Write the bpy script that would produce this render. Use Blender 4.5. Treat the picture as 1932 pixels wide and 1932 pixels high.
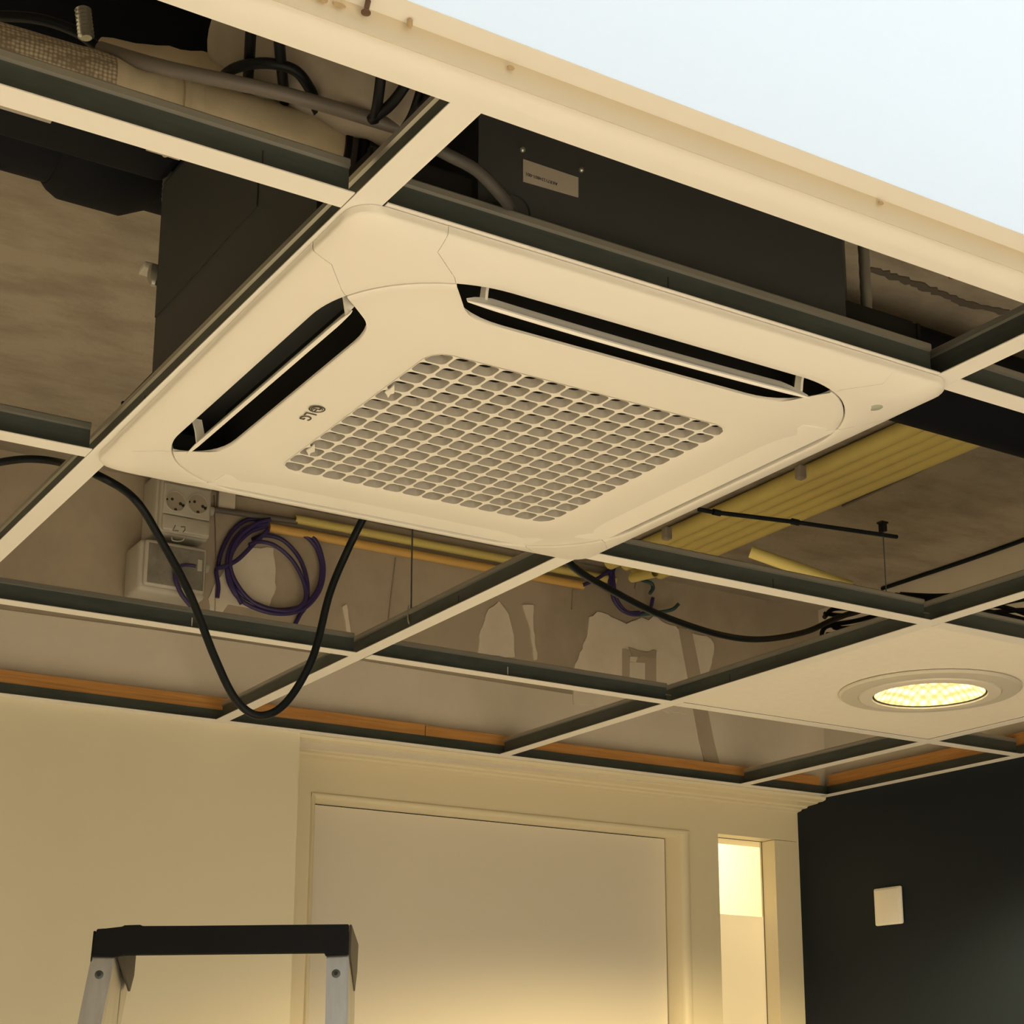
import bpy, bmesh, math, random
from mathutils import Vector, Matrix, Euler
random.seed(4)
for o in list(bpy.data.objects): bpy.data.objects.remove(o, do_unlink=True)
SC = bpy.context.scene
COL = SC.collection
H = 2.5                       # height of the ceiling grid face above the floor; all build coordinates have z = 0 there

# ------------------------------------------------------------------ camera
F = 3115.476
PPX, PPY = 948.336, 1255.522
CP = Vector((-0.487106, -1.002396, -0.635116))
CE = Euler((1.8193604, -0.0045645, -0.5486077), 'XYZ')
cam = bpy.data.cameras.new('camera')
cam.sensor_width = 36; cam.lens = F / 1932 * 36
cam.shift_x = (966 - PPX) / 1932; cam.shift_y = (PPY - 966) / 1932
cam.clip_start = 0.02
co = bpy.data.objects.new('camera', cam); COL.objects.link(co)
co.location = CP + Vector((0, 0, H)); co.rotation_euler = CE
SC.camera = co
RM = CE.to_matrix()
def ray(px, py):
    return RM @ Vector(((px - PPX) / F, -(py - PPY) / F, -1.0))
def at(px, py, ax, val):       # the point of the plane x|y|z = val that a measured image point lies on
    d = ray(px, py); return CP + d * ((val - CP[ax]) / d[ax])

# ------------------------------------------------------------------ world, exposure, lamps
SC.view_settings.view_transform = 'Standard'
SC.view_settings.look = 'None'
SC.view_settings.gamma = 1
SC.view_settings.use_curve_mapping = False
SC.view_settings.exposure = 0.38
w = bpy.data.worlds.new('sky'); SC.world = w; w.use_nodes = True
bg = w.node_tree.nodes['Background']
bg.inputs[0].default_value = (0.84, 0.91, 0.96, 1); bg.inputs[1].default_value = 1.18
WARM = (1.0, 0.76, 0.37)
def area(name, loc, size, power, color, rot=(0, 0, 0), spread=180, sy=None):
    l = bpy.data.lights.new(name, 'AREA'); l.energy = power; l.color = color; l.size = size
    if sy: l.shape = 'RECTANGLE'; l.size_y = sy
    l.spread = math.radians(spread)
    o = bpy.data.objects.new(name, l); COL.objects.link(o); o.location = Vector(loc) + Vector((0, 0, H)); o.rotation_euler = rot
    return o
def spot(name, loc, power, color, cone=120, blend=.7, rot=(0, 0, 0), r=.06):
    l = bpy.data.lights.new(name, 'SPOT'); l.energy = power; l.color = color
    l.spot_size = math.radians(cone); l.spot_blend = blend; l.shadow_soft_size = r
    o = bpy.data.objects.new(name, l); COL.objects.link(o); o.location = Vector(loc) + Vector((0, 0, H)); o.rotation_euler = rot
    return o
# the downlight in view, plus unseen spots added as fill by floor bounce
SOFT = (1.0, .885, .68)
spot('downlight_or_fill', (1.5035, .9035, -.016), 68, WARM, 146, .45, r=.05)
for x, y, p in ((-1.2, .9, 170), (-1.3, -1.1, 140), (.3, -2.2, 220), (1.5, -2.0, 440), (-.6, -3.0, 130)):
    spot('downlight_or_fill', (x, y, -.02), p, SOFT, 118, .8)
# unseen fill panel added behind the camera, no window there, and the lamp of the corridor
area('rear_fill', (-.6, -3.35, -1.55), 2.6, 12, (1.0, .90, .72), (math.radians(70), 0, 0), sy=1.7)
area('corridor_lamp', (2.1, 2.28, .27), .45, 15, (1.0, .83, .56), (0, 0, 0))

# ------------------------------------------------------------------ materials
def mat(name, col, rough=.5, metal=0., noise=None, bump=None, emit=None, spec=None, alpha=None):
    m = bpy.data.materials.new(name); m.use_nodes = True
    nt = m.node_tree; b = nt.nodes['Principled BSDF']
    b.inputs['Base Color'].default_value = (*col, 1); b.inputs['Roughness'].default_value = rough; b.inputs['Metallic'].default_value = metal
    if spec is not None: b.inputs['Specular IOR Level'].default_value = spec
    tc = None
    def coords():
        nonlocal tc
        if tc is None: tc = nt.nodes.new('ShaderNodeTexCoord')
        return tc.outputs['Object']
    if noise:                                   # (scale, colour 2, contrast low, contrast high, stretch)
        sc, c2, lo, hi, st = noise
        mp = nt.nodes.new('ShaderNodeMapping'); mp.inputs['Scale'].default_value = st
        nt.links.new(coords(), mp.inputs[0])
        n = nt.nodes.new('ShaderNodeTexNoise'); n.inputs['Scale'].default_value = sc; n.inputs['Detail'].default_value = 6; n.inputs['Roughness'].default_value = .65
        nt.links.new(mp.outputs[0], n.inputs['Vector'])
        r = nt.nodes.new('ShaderNodeMapRange'); r.inputs['From Min'].default_value = lo; r.inputs['From Max'].default_value = hi
        nt.links.new(n.outputs['Fac'], r.inputs['Value'])
        mx = nt.nodes.new('ShaderNodeMix'); mx.data_type = 'RGBA'
        mx.inputs[6].default_value = (*col, 1); mx.inputs[7].default_value = (*c2, 1)
        nt.links.new(r.outputs[0], mx.inputs[0]); nt.links.new(mx.outputs[2], b.inputs['Base Color'])
    if bump:
        sc, st, dist = bump
        n = nt.nodes.new('ShaderNodeTexNoise'); n.inputs['Scale'].default_value = sc; n.inputs['Detail'].default_value = 4
        nt.links.new(coords(), n.inputs['Vector'])
        bp = nt.nodes.new('ShaderNodeBump'); bp.inputs['Strength'].default_value = st; bp.inputs['Distance'].default_value = dist
        nt.links.new(n.outputs['Fac'], bp.inputs['Height']); nt.links.new(bp.outputs[0], b.inputs['Normal'])
    if emit:
        b.inputs['Emission Color'].default_value = (*emit[0], 1); b.inputs['Emission Strength'].default_value = emit[1]
    return m
M = {}
M['plastic'] = mat('white_plastic', (.80, .775, .73), .42)
M['plastic_edge'] = mat('white_plastic_vane', (.88, .86, .82), .35)
M['grille_in'] = mat('grille_wall_shade', (.50, .47, .43), .6)  # same plastic as the panel, shade inside the openings put into the colour
M['enamel'] = mat('white_enamelled_steel', (.80, .78, .75), .5)
M['galv'] = mat('galvanised_steel', (.105, .124, .122), .45, .5, noise=(9, (.075, .090, .088), .4, .65, (1, 1, 6)))
M['galv_bright'] = mat('bright_steel', (.42, .415, .38), .3, .7)
M['casing'] = mat('dark_unit_casing', (.046, .050, .053), .6, .1)
M['foam'] = mat('charcoal_foam', (.014, .014, .014), .8, spec=.2)
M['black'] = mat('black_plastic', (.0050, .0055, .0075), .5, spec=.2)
M['blackpipe'] = mat('black_insulation', (.0055, .0070, .0110), .7, spec=.12)
M['cable'] = mat('black_cable_sheath', (.005, .007, .009), .45, spec=.18)
M['hose'] = mat('dark_hose', (.055, .052, .048), .6)
M['concrete'] = mat('concrete_slab', (.33, .29, .235), .9, noise=(7, (.235, .20, .16), .42, .66, (.9, 1.8, 1)), bump=(90, .35, .004))
M['plaster'] = mat('grey_plaster', (.45, .385, .30), .9, noise=(3.2, (.36, .305, .235), .42, .62, (1, 1, .8)), bump=(40, .15, .003))
M['plaster_light'] = mat('light_filler', (.76, .69, .59), .85, noise=(12, (.68, .61, .51), .4, .7, (1, 1, 1)))
M['plaster_mid'] = mat('smoothed_plaster', (.73, .67, .58), .85, noise=(5, (.67, .61, .52), .4, .7, (1, 1, 1)))
M['plaster_dark'] = mat('dark_plaster', (.38, .32, .25), .85)  # darker plaster tone for the cracks and box outline
M['wood'] = mat('raw_batten', (.60, .30, .085), .6, noise=(6, (.40, .18, .05), .42, .7, (1, 1, 30)))
M['wood_dark'] = mat('dark_wood_block', (.16, .055, .025), .6)
M['cream'] = mat('cream_wall_paint', (.79, .73, .565), .7, bump=(240, .12, .001))
M['frame'] = mat('cream_gloss_paint', (.77, .695, .51), .42)
M['door'] = mat('door_leaf', (.76, .71, .61), .5)
M['navy'] = mat('navy_wall_paint', (.0070, .0125, .0200), .6, spec=.22, bump=(200, .1, .001))
M['conduit'] = mat('yellow_conduit', (.66, .55, .18), .55, noise=(5, (.56, .46, .16), .4, .7, (1, 1, 1)))
M['conduit_or'] = mat('orange_yellow_conduit', (.66, .41, .12), .5)
M['greyconduit'] = mat('grey_conduit', (.125, .110, .098), .5)
M['violet'] = mat('violet_cable_sheath', (.036, .024, .115), .45)
M['petrol'] = mat('petrol_blue_sheath', (.03, .075, .085), .45)
M['wrap'] = mat('canvas_pipe_wrap', (.58, .51, .38), .85, noise=(9, (.45, .38, .26), .42, .7, (1, 1, 1)), bump=(30, .3, .006))
M['fabric'] = mat('grey_canvas', (.34, .30, .25), .9, noise=(8, (.24, .21, .17), .42, .7, (1, 1, 1)), bump=(14, .6, .015))
M['boxgrey'] = mat('grey_box_plastic', (.50, .48, .43), .45, noise=(9, (.42, .40, .35), .45, .7, (1, 1, 1)))
M['window_film'] = mat('box_window', (.26, .25, .22), .25, noise=(22, (.17, .165, .14), .4, .65, (1, 1, 1)))
M['ink'] = mat('ink', (.02, .02, .02), .6)
M['logo'] = mat('logo_print', (.045, .040, .032), .5)
M['upstand'] = mat('painted_upstand', (.66, .575, .43), .6)
M['label'] = mat('sticker_paper', (.40, .36, .31), .6)
M['alu'] = mat('brushed_aluminium', (.50, .49, .47), .36, .85, noise=(4, (.42, .41, .39), .4, .7, (20, 20, 1)))
M['floor'] = mat('light_wood_floor', (.60, .55, .48), .5, noise=(3, (.52, .47, .40), .4, .65, (8, 1, 1)))
M['tile'] = mat('gypsum_tile', (.85, .805, .73), .8, noise=(60, (.83, .785, .71), .4, .6, (1, 1, 1)))
M['lightring'] = mat('downlight_ring', (.63, .60, .52), .45)
M['lightring2'] = mat('downlight_inner_ring', (.78, .735, .66), .4)
M['stain'] = mat('rust_stain', (.46, .33, .18), .6)
M['drip'] = mat('dark_sealant', (.09, .045, .02), .35)
M['white_switch'] = mat('switch_plastic', (.90, .87, .80), .35)
M['red'] = mat('red_marking', (.25, .03, .02), .5)
M['corridor'] = mat('corridor_paint', (.80, .73, .52), .8)
M['gasket'] = mat('gasket', (.12, .10, .06), .6)
def led_mat():
    m = bpy.data.materials.new('lit_reflector'); m.use_nodes = True; nt = m.node_tree; b = nt.nodes['Principled BSDF']
    b.inputs['Base Color'].default_value = (.7, .6, .3, 1); b.inputs['Roughness'].default_value = .3
    tc = nt.nodes.new('ShaderNodeTexCoord')
    v = nt.nodes.new('ShaderNodeTexVoronoi'); v.inputs['Scale'].default_value = 76; v.inputs['Randomness'].default_value = .12
    nt.links.new(tc.outputs['Object'], v.inputs['Vector'])
    r = nt.nodes.new('ShaderNodeMapRange'); r.inputs['From Min'].default_value = .18; r.inputs['From Max'].default_value = .62
    r.inputs['To Min'].default_value = 2.2; r.inputs['To Max'].default_value = .40
    nt.links.new(v.outputs['Distance'], r.inputs['Value'])
    b.inputs['Emission Color'].default_value = (1, .80, .34, 1)
    nt.links.new(r.outputs[0], b.inputs['Emission Strength'])
    return m
M['led'] = led_mat()
def glass_mat():
    m = bpy.data.materials.new('clear_pane'); m.use_nodes = True; nt = m.node_tree
    for n in list(nt.nodes): nt.nodes.remove(n)
    out = nt.nodes.new('ShaderNodeOutputMaterial'); mx = nt.nodes.new('ShaderNodeMixShader')
    tr = nt.nodes.new('ShaderNodeBsdfTransparent'); gl = nt.nodes.new('ShaderNodeBsdfGlossy'); gl.inputs['Roughness'].default_value = .05
    tr.inputs[0].default_value = (.985, .99, 1, 1); mx.inputs[0].default_value = .02
    nt.links.new(tr.outputs[0], mx.inputs[1]); nt.links.new(gl.outputs[0], mx.inputs[2]); nt.links.new(mx.outputs[0], out.inputs[0])
    return m
M['glass'] = glass_mat()
def film_mat():
    m = bpy.data.materials.new('frosted_film'); m.use_nodes = True; nt = m.node_tree
    for n in list(nt.nodes): nt.nodes.remove(n)
    out = nt.nodes.new('ShaderNodeOutputMaterial'); mx = nt.nodes.new('ShaderNodeMixShader')
    tr = nt.nodes.new('ShaderNodeBsdfTranslucent'); tr.inputs[0].default_value = (.86, .83, .76, 1)
    df = nt.nodes.new('ShaderNodeBsdfDiffuse'); df.inputs[0].default_value = (.74, .71, .62, 1); mx.inputs[0].default_value = .45
    nt.links.new(tr.outputs[0], mx.inputs[1]); nt.links.new(df.outputs[0], mx.inputs[2]); nt.links.new(mx.outputs[0], out.inputs[0])
    return m
M['film'] = film_mat()
def opal_mat():
    m = bpy.data.materials.new('opal_pane'); m.use_nodes = True; nt = m.node_tree
    for n in list(nt.nodes): nt.nodes.remove(n)
    out = nt.nodes.new('ShaderNodeOutputMaterial'); mx = nt.nodes.new('ShaderNodeMixShader')
    tr = nt.nodes.new('ShaderNodeBsdfTranslucent'); tr.inputs[0].default_value = (.93, .97, 1, 1)
    df = nt.nodes.new('ShaderNodeBsdfDiffuse'); df.inputs[0].default_value = (.8, .8, .8, 1); mx.inputs[0].default_value = .1
    nt.links.new(tr.outputs[0], mx.inputs[1]); nt.links.new(df.outputs[0], mx.inputs[2]); nt.links.new(mx.outputs[0], out.inputs[0])
    return m
M['opal'] = opal_mat()
def net_mat():
    m = mat('knitted_net_sleeve', (.55, .47, .35), .6)
    nt = m.node_tree; b = nt.nodes['Principled BSDF']
    tc = nt.nodes.new('ShaderNodeTexCoord'); v = nt.nodes.new('ShaderNodeTexVoronoi'); v.inputs['Scale'].default_value = 300; v.inputs['Randomness'].default_value = .25
    nt.links.new(tc.outputs['Object'], v.inputs['Vector'])
    r = nt.nodes.new('ShaderNodeMapRange'); r.inputs['From Min'].default_value = .15; r.inputs['From Max'].default_value = .6
    nt.links.new(v.outputs['Distance'], r.inputs['Value'])
    mx = nt.nodes.new('ShaderNodeMix'); mx.data_type = 'RGBA'; mx.inputs[6].default_value = (.60, .52, .40, 1); mx.inputs[7].default_value = (.22, .18, .13, 1)
    nt.links.new(r.outputs[0], mx.inputs[0]); nt.links.new(mx.outputs[2], b.inputs['Base Color'])
    return m
M['net'] = net_mat()

# ------------------------------------------------------------------ mesh helpers
def smooth(bm, ang=35):
    a = math.radians(ang)
    for f in bm.faces: f.smooth = True
    for e in bm.edges:
        e.smooth = not (len(e.link_faces) == 2 and e.calc_face_angle(0) > a)
def root_of(o):
    p = Vector((0, 0, 0))
    while o is not None: p += o.location; o = o.parent
    return p
def obj(name, bm, m, parent=None, ang=35, label=None, origin=None):
    """one mesh object; bm is in build coordinates. Top-level meshes get their origin at the base centre."""
    bmesh.ops.recalc_face_normals(bm, faces=bm.faces[:])
    smooth(bm, ang)
    for v in bm.verts: v.co.z += H
    if parent is None:
        if origin is None:
            xs = [v.co for v in bm.verts]
            lo = Vector((min(c.x for c in xs), min(c.y for c in xs), min(c.z for c in xs)))
            hi = Vector((max(c.x for c in xs), max(c.y for c in xs), max(c.z for c in xs)))
            base = Vector(((lo.x + hi.x) / 2, (lo.y + hi.y) / 2, lo.z))
        else: base = Vector(origin) + Vector((0, 0, H))
        off = base
    else:
        off = root_of(parent); base = Vector((0, 0, 0))
    for v in bm.verts: v.co -= off
    me = bpy.data.meshes.new(name); bm.to_mesh(me); bm.free()
    ms = m if isinstance(m, (list, tuple)) else [m]
    for k in ms: me.materials.append(k)
    o = bpy.data.objects.new(name, me); COL.objects.link(o); o.location = base
    if parent: o.parent = parent
    if label: o['label'] = label
    return o
def tag(o, label=None, cat=None, group=None, kind=None):
    if label: o['label'] = label
    if cat: o['category'] = cat
    if group: o['group'] = group
    if kind: o['kind'] = kind
    return o
def thing(name, loc, label, cat, group=None, kind=None):
    o = bpy.data.objects.new(name, None); COL.objects.link(o); o.location = Vector(loc) + Vector((0, 0, H)); o.empty_display_size = .05
    return tag(o, label, cat, group, kind)
def struct(name, bm, m, parent=None, ang=35):
    o = obj(name, bm, m, parent, ang); 
    if parent is None: o['kind'] = 'structure'
    return o
def BM(): return bmesh.new()
def box(bm, lo, hi, mi=0):
    lo, hi = Vector(lo), Vector(hi)
    vs = [bm.verts.new((x, y, z)) for x in (lo.x, hi.x) for y in (lo.y, hi.y) for z in (lo.z, hi.z)]
    for q in ((0, 1, 3, 2), (4, 6, 7, 5), (0, 4, 5, 1), (2, 3, 7, 6), (0, 2, 6, 4), (1, 5, 7, 3)):
        f = bm.faces.new([vs[i] for i in q]); f.material_index = mi
    return bm
def obox(bm, c, ax, ay, az, sx, sy, sz):      # oriented box
    c = Vector(c); pts = [c + ax * (i * sx / 2) + ay * (j * sy / 2) + az * (k * sz / 2) for i in (-1, 1) for j in (-1, 1) for k in (-1, 1)]
    vs = [bm.verts.new(p) for p in pts]
    for q in ((0, 1, 3, 2), (4, 6, 7, 5), (0, 4, 5, 1), (2, 3, 7, 6), (0, 2, 6, 4), (1, 5, 7, 3)): bm.faces.new([vs[i] for i in q])
    return bm
def rbox(bm, lo, hi, r=.004, seg=3):
    b2 = BM(); box(b2, lo, hi)
    bmesh.ops.bevel(b2, geom=b2.edges[:], offset=r, segments=seg, affect='EDGES', profile=.5)
    me = bpy.data.meshes.new('t'); b2.to_mesh(me); b2.free(); bm.from_mesh(me); bpy.data.meshes.remove(me)
    return bm
def prism(bm, pts, d):                          # polygon pts (3D) extruded by vector d
    d = Vector(d); a = [bm.verts.new(p) for p in pts]; b = [bm.verts.new(Vector(p) + d) for p in pts]; n = len(pts)
    bm.faces.new(a); bm.faces.new(b[::-1])
    for i in range(n): bm.faces.new((a[i], b[i], b[(i + 1) % n], a[(i + 1) % n]))
    return bm
def spline(pts, n=10):
    P = [Vector(p) for p in pts]
    if len(P) < 3: return P
    Q = [P[0] * 2 - P[1]] + P + [P[-1] * 2 - P[-2]]; out = []
    for i in range(1, len(Q) - 2):
        for k in range(n):
            t = k / n; a, b, c, d = Q[i - 1], Q[i], Q[i + 1], Q[i + 2]
            out.append(.5 * ((2 * b) + (c - a) * t + (2 * a - 5 * b + 4 * c - d) * t * t + (3 * b - a - 3 * c + d) * t ** 3))
    out.append(P[-1]); return out
def tube(bm, pts, r, seg=12, cap=True):
    """r: number or list per point"""
    P = [Vector(p) for p in pts]; n = len(P)
    R = r if isinstance(r, (list, tuple)) else [r] * n
    T = [(P[min(i + 1, n - 1)] - P[max(i - 1, 0)]).normalized() for i in range(n)]
    u = T[0].orthogonal().normalized(); rings = []
    for i in range(n):
        u = (u - T[i] * u.dot(T[i])).normalized(); v = T[i].cross(u)
        rings.append([bm.verts.new(P[i] + (u * math.cos(a) + v * math.sin(a)) * R[i]) for a in [2 * math.pi * k / seg for k in range(seg)]])
    for i in range(n - 1):
        for k in range(seg): bm.faces.new((rings[i][k], rings[i][(k + 1) % seg], rings[i + 1][(k + 1) % seg], rings[i + 1][k]))
    if cap: bm.faces.new(rings[0][::-1]); bm.faces.new(rings[-1])
    return bm
def hollow(bm, a, b, r, ri, seg=20):            # open pipe between two points
    a, b = Vector(a), Vector(b); t = (b - a).normalized(); u = t.orthogonal().normalized(); v = t.cross(u)
    def ring(c, rr): return [bm.verts.new(c + (u * math.cos(x) + v * math.sin(x)) * rr) for x in [2 * math.pi * k / seg for k in range(seg)]]
    A, B, C, D = ring(a, r), ring(b, r), ring(b, ri), ring(a, ri)
    for X, Y in ((A, B), (B, C), (C, D), (D, A)):
        for k in range(seg): bm.faces.new((X[k], X[(k + 1) % seg], Y[(k + 1) % seg], Y[k]))
    return bm
def lathe(bm, c, prof, seg=48):                # profile (r, z) about the vertical axis at c
    rings = []
    for r, z in prof:
        if r < 1e-6: rings.append([bm.verts.new((c[0], c[1], c[2] + z))])
        else: rings.append([bm.verts.new((c[0] + r * math.cos(a), c[1] + r * math.sin(a), c[2] + z)) for a in [2 * math.pi * k / seg for k in range(seg)]])
    for A, B in zip(rings, rings[1:]):
        for k in range(seg):
            a0, a1, b0, b1 = A[k % len(A)], A[(k + 1) % len(A)], B[k % len(B)], B[(k + 1) % len(B)]
            f = [a0]
            for x in (a1, b1, b0):
                if x not in f: f.append(x)
            if len(f) > 2: bm.faces.new(f)
    return bm
def text_mesh(bm, s, size, origin, right, up, thick=.0004):
    cu = bpy.data.curves.new('t', 'FONT'); cu.body = s; cu.size = size; cu.extrude = thick / 2; cu.resolution_u = 3
    o = bpy.data.objects.new('t', cu); COL.objects.link(o)
    dg = bpy.context.evaluated_depsgraph_get(); me = bpy.data.meshes.new_from_object(o.evaluated_get(dg))
    b2 = BM(); b2.from_mesh(me)
    right, up = Vector(right), Vector(up); nn = right.cross(up); og = Vector(origin)
    for v in b2.verts: v.co = og + right * v.co.x + up * v.co.y + nn * v.co.z
    me2 = bpy.data.meshes.new('t2'); b2.to_mesh(me2); b2.free(); bm.from_mesh(me2)
    bpy.data.objects.remove(o); bpy.data.curves.remove(cu); bpy.data.meshes.remove(me); bpy.data.meshes.remove(me2)
    return bm
X, Y, Z = Vector((1, 0, 0)), Vector((0, 1, 0)), Vector((0, 0, 1))

# ------------------------------------------------------------------ the room
XL, XR = -3.2, 2.07; YF = -3.6; YW = 1.775; YU = 1.80; YD = 1.878; ZS = .45
struct('floor', box(BM(), (XL - .2, YF - .2, -H - .1), (3.4, 4.2, -H)), M['floor'])
struct('wall_left', box(BM(), (XL - .15, YF - .15, -H), (XL, 2.1, ZS)), M['cream'])
struct('wall_front', box(BM(), (XL, YF - .15, -H), (XR + .2, YF, ZS)), M['cream'])
struct('wall_right', box(BM(), (XR, YF - .15, -H), (XR + .12, YD, .0)), M['navy'])
struct('wall_right', box(BM(), (XR + .02, YF, .0), (XR + .12, YU, ZS)), M['plaster_mid'])
struct('wall_back', box(BM(), (XL, YW, -H), (.7635, 2.0, .0)), M['cream'])
wb = struct('wall_back', box(BM(), (XL, YU, .0), (XR + .12, 2.0, ZS)), M['plaster'])
# structural slab above the grid, with the opening of the skylight
S0 = -.188                                    # far edge of the skylight opening
bm = BM()
box(bm, (XL - .1, S0 - .012, ZS), (3.4, 2.1, ZS + .15))
box(bm, (XL - .1, YF - .1, ZS), (3.4, -1.75, ZS + .15))
box(bm, (XL - .1, -1.75, ZS), (-1.15, S0 - .012, ZS + .15))
struct('ceiling', bm, M['concrete'])
# closed plasterboard ceiling on the near side and around the opening
bm = BM()
box(bm, (XL, YF, .0), (XR, -1.72, .02)); box(bm, (XL, -1.72, .0), (-1.12, -.15, .02))
struct('ceiling', bm, M['enamel'])

# ---- skylight: upstand, clear pane, rust spots
sk = thing('skylight', (.5, S0, 0), 'bright skylight with a pale painted upstand and rust stained lower joint', 'skylight')
sk['kind'] = 'structure'; del sk['category']; del sk['label']; sk.name = 'window_1'
bm = BM()
box(bm, (-1.15, S0, -.0004), (2.06, S0 + .001, .0175))                 # visible upstand at the far side
obj('window_frame', bm, M['upstand'], sk)
bm = BM(); box(bm, (-1.15, S0 - .02, .0175), (2.06, S0 + .001, ZS + .14)); 
box(bm, (-1.15, -1.74, .0), (-1.12, S0, ZS)); box(bm, (-1.12, -1.75, .0), (2.06, -1.72, ZS))
shaft = obj('window_reveal', bm, M['enamel'], sk)
bm = BM(); box(bm, (-1.12, -1.72, .0178), (2.06, S0 - .0, .0182)); obj('window_pane', bm, M['opal'], sk)
def blob(bm, px, py, rx, rz, y=S0 - .0035, seg=16):
    c = at(px, py, 1, y); vs = [bm.verts.new((c.x + rx * math.cos(a) * random.uniform(.85, 1.1), y, c.z + rz * math.sin(a) * random.uniform(.85, 1.1))) for a in [2 * math.pi * k / seg for k in range(seg)]]
    vb = [bm.verts.new((v.co.x, y + .0014, v.co.z)) for v in vs]
    bm.faces.new(vs); bm.faces.new(vb[::-1])
    for i in range(seg): bm.faces.new((vs[i], vs[(i + 1) % seg], vb[(i + 1) % seg], vb[i]))
for px, py, rx, rz, mm in ((609, -2, .004, .0015, 'stain'), (640, 8, .0045, .0014, 'stain'), (965, 127, .0026, .0015, 'stain'), (1663, 382, .0026, .0014, 'stain')):
    bm = BM(); blob(bm, px, py, rx, rz); obj('stain', bm, M[mm], sk)
a = at(690, 27, 1, S0 - .006)
bm = BM(); tube(bm, spline([a, a + Vector((.0004, 0, .004)), a + Vector((.001, -.001, .0095))], 5), [.0012, .0030, .0032, .0026, .0020, .0018, .0018, .0018, .0018, .0018, .0018]); obj('sealant_drip', bm, M['drip'], sk)
a = at(773, 52, 1, S0 - .005)
bm = BM(); tube(bm, [a, a + Z * .0018, a + Z * .0052], [.0012, .0020, .0018]); obj('sealant_drip', bm, M['stain'], sk)

# ------------------------------------------------------------------ wall angles (perimeter trims)
YA = 1.7515
def trim(name, parts, upr):
    t = bpy.data.objects.new(name, None); COL.objects.link(t); t.location = (0, 0, H); t['kind'] = 'structure'
    obj('angle_flange', parts, M['enamel'], t); obj('angle_upright', upr, M['galv'], t); return t
XA = 2.048
trim('trim_back', box(BM(), (XL, YA, 0), (XA + .004, YW + .001, .0012)), box(BM(), (XL, YU - .028, .0012), (XR, YU - .0265, .024)))
trim('trim_right', box(BM(), (XA, YF, 0), (XR + .0005, YW, .0012)), box(BM(), (XR - .0010, -.15, .0012), (XR + .0005, YU - .028, .024)))
# the ceiling edge at the skylight: flange and the soft cove up to the upstand
t = bpy.data.objects.new('trim_skylight', None); COL.objects.link(t); t.location = (0, 0, H); t['kind'] = 'structure'
bm = BM()
prof = [(-.1500, .0012), (-.1500, 0), (-.1620, -.0002), (-.1665, .0004), (-.1705, .0016), (-.1745, .0032), (-.1785, .0052), (-.1820, .0070), (-.1850, .0084), (S0 + .0012, .0090), (S0 + .0012, .0110), (-.1500, .0110)]
prism(bm, [Vector((-1.15, y, z)) for y, z in prof], (3.2, 0, 0)); obj('edge_profile', bm, M['enamel'], t, ang=50)
bm = BM(); box(bm, (-1.15, -.1515, .011), (2.05, -.150, .024)); obj('angle_upright', bm, M['galv'], t)

# ---- battens behind the wall angles
tag(obj('wood_batten', box(BM(), (XL, YU - .0262, .003), (1.028, YU - .0005, .047)), M['wood']), 'long orange wooden batten on the plaster wall behind the angle, left of the dark joint', 'batten', 'battens behind the wall angles')
tag(obj('wood_batten', box(BM(), (1.03, YU - .0262, .003), (2.048, YU - .0005, .045)), M['wood']), 'orange wooden batten on the plaster wall above the door, right of the dark joint', 'batten', 'battens behind the wall angles')
tag(obj('wood_batten', box(BM(), (XR + .0015, 1.13, .003), (XR + .0195, YU - .029, .050)), M['wood']), 'orange wooden batten above the navy wall', 'batten', 'battens behind the wall angles')
q = at(1812, 1428, 0, XR - .02)
tag(obj('wood_block', rbox(BM(), (XR - .0080, 1.225, .022), (XR + .0012, 1.290, .042), .002), M['black']), 'small black block fixed to the batten above the navy wall', 'block')

# ------------------------------------------------------------------ plaster finish on the upper wall (parts of that wall)
def patch(pts, m, name='plaster_patch', jit=.0, d=.0022):
    P = [at(x, y, 1, YU) for x, y in pts]; out = []
    for i, p in enumerate(P):
        n = P[(i + 1) % len(P)]; out.append(p)
        k = max(1, int((n - p).length / .012)) if jit else 1
        for j in range(1, k):
            q = p.lerp(n, j / k); q.x += random.uniform(-jit, jit); q.z += random.uniform(-jit, jit); out.append(q)
    bm = BM(); prism(bm, [Vector((p.x, YU - d, p.z)) for p in out], (0, d + .001, 0)); return obj(name, bm, m, wb)
patch([(-150, 1130), (-150, 1340), (1560, 1510), (1990, 1420), (1990, 1300), (1420, 1345), (1200, 1330), (640, 1240), (300, 1190)], M['plaster_mid'], d=.0015)
patch([(1082, 1262), (1098, 1225), (1110, 1165), (1125, 1155), (1180, 1178), (1200, 1170), (1238, 1165), (1262, 1180), (1330, 1200), (1345, 1215), (1338, 1262), (1325, 1300), (1300, 1345), (1080, 1330)], M['plaster_light'], jit=.004, d=.0035)
patch([(905, 1190), (920, 1150), (940, 1135), (958, 1160), (968, 1200), (970, 1240), (900, 1235)], M['plaster_light'], jit=.002, d=.0035)
patch([(985, 1142), (1005, 1142), (1005, 1190), (1012, 1245), (1006, 1246), (1000, 1190)], M['plaster_light'], jit=.002, d=.0035)
patch([(420, 1080), (470, 1035), (515, 1035), (520, 1110), (505, 1155), (430, 1140), (398, 1180), (392, 1130)], M['plaster_light'], jit=.002, d=.003)
patch([(1278, 1185), (1303, 1190), (1345, 1400), (1365, 1480), (1338, 1480), (1318, 1400)], M['plaster_dark'] if False else M['plaster'], 'filled_groove', d=.0045)
patch([(645, 1145), (653, 1140), (662, 1200), (654, 1200)], M['plaster_light'], jit=.001, d=.003)
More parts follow.
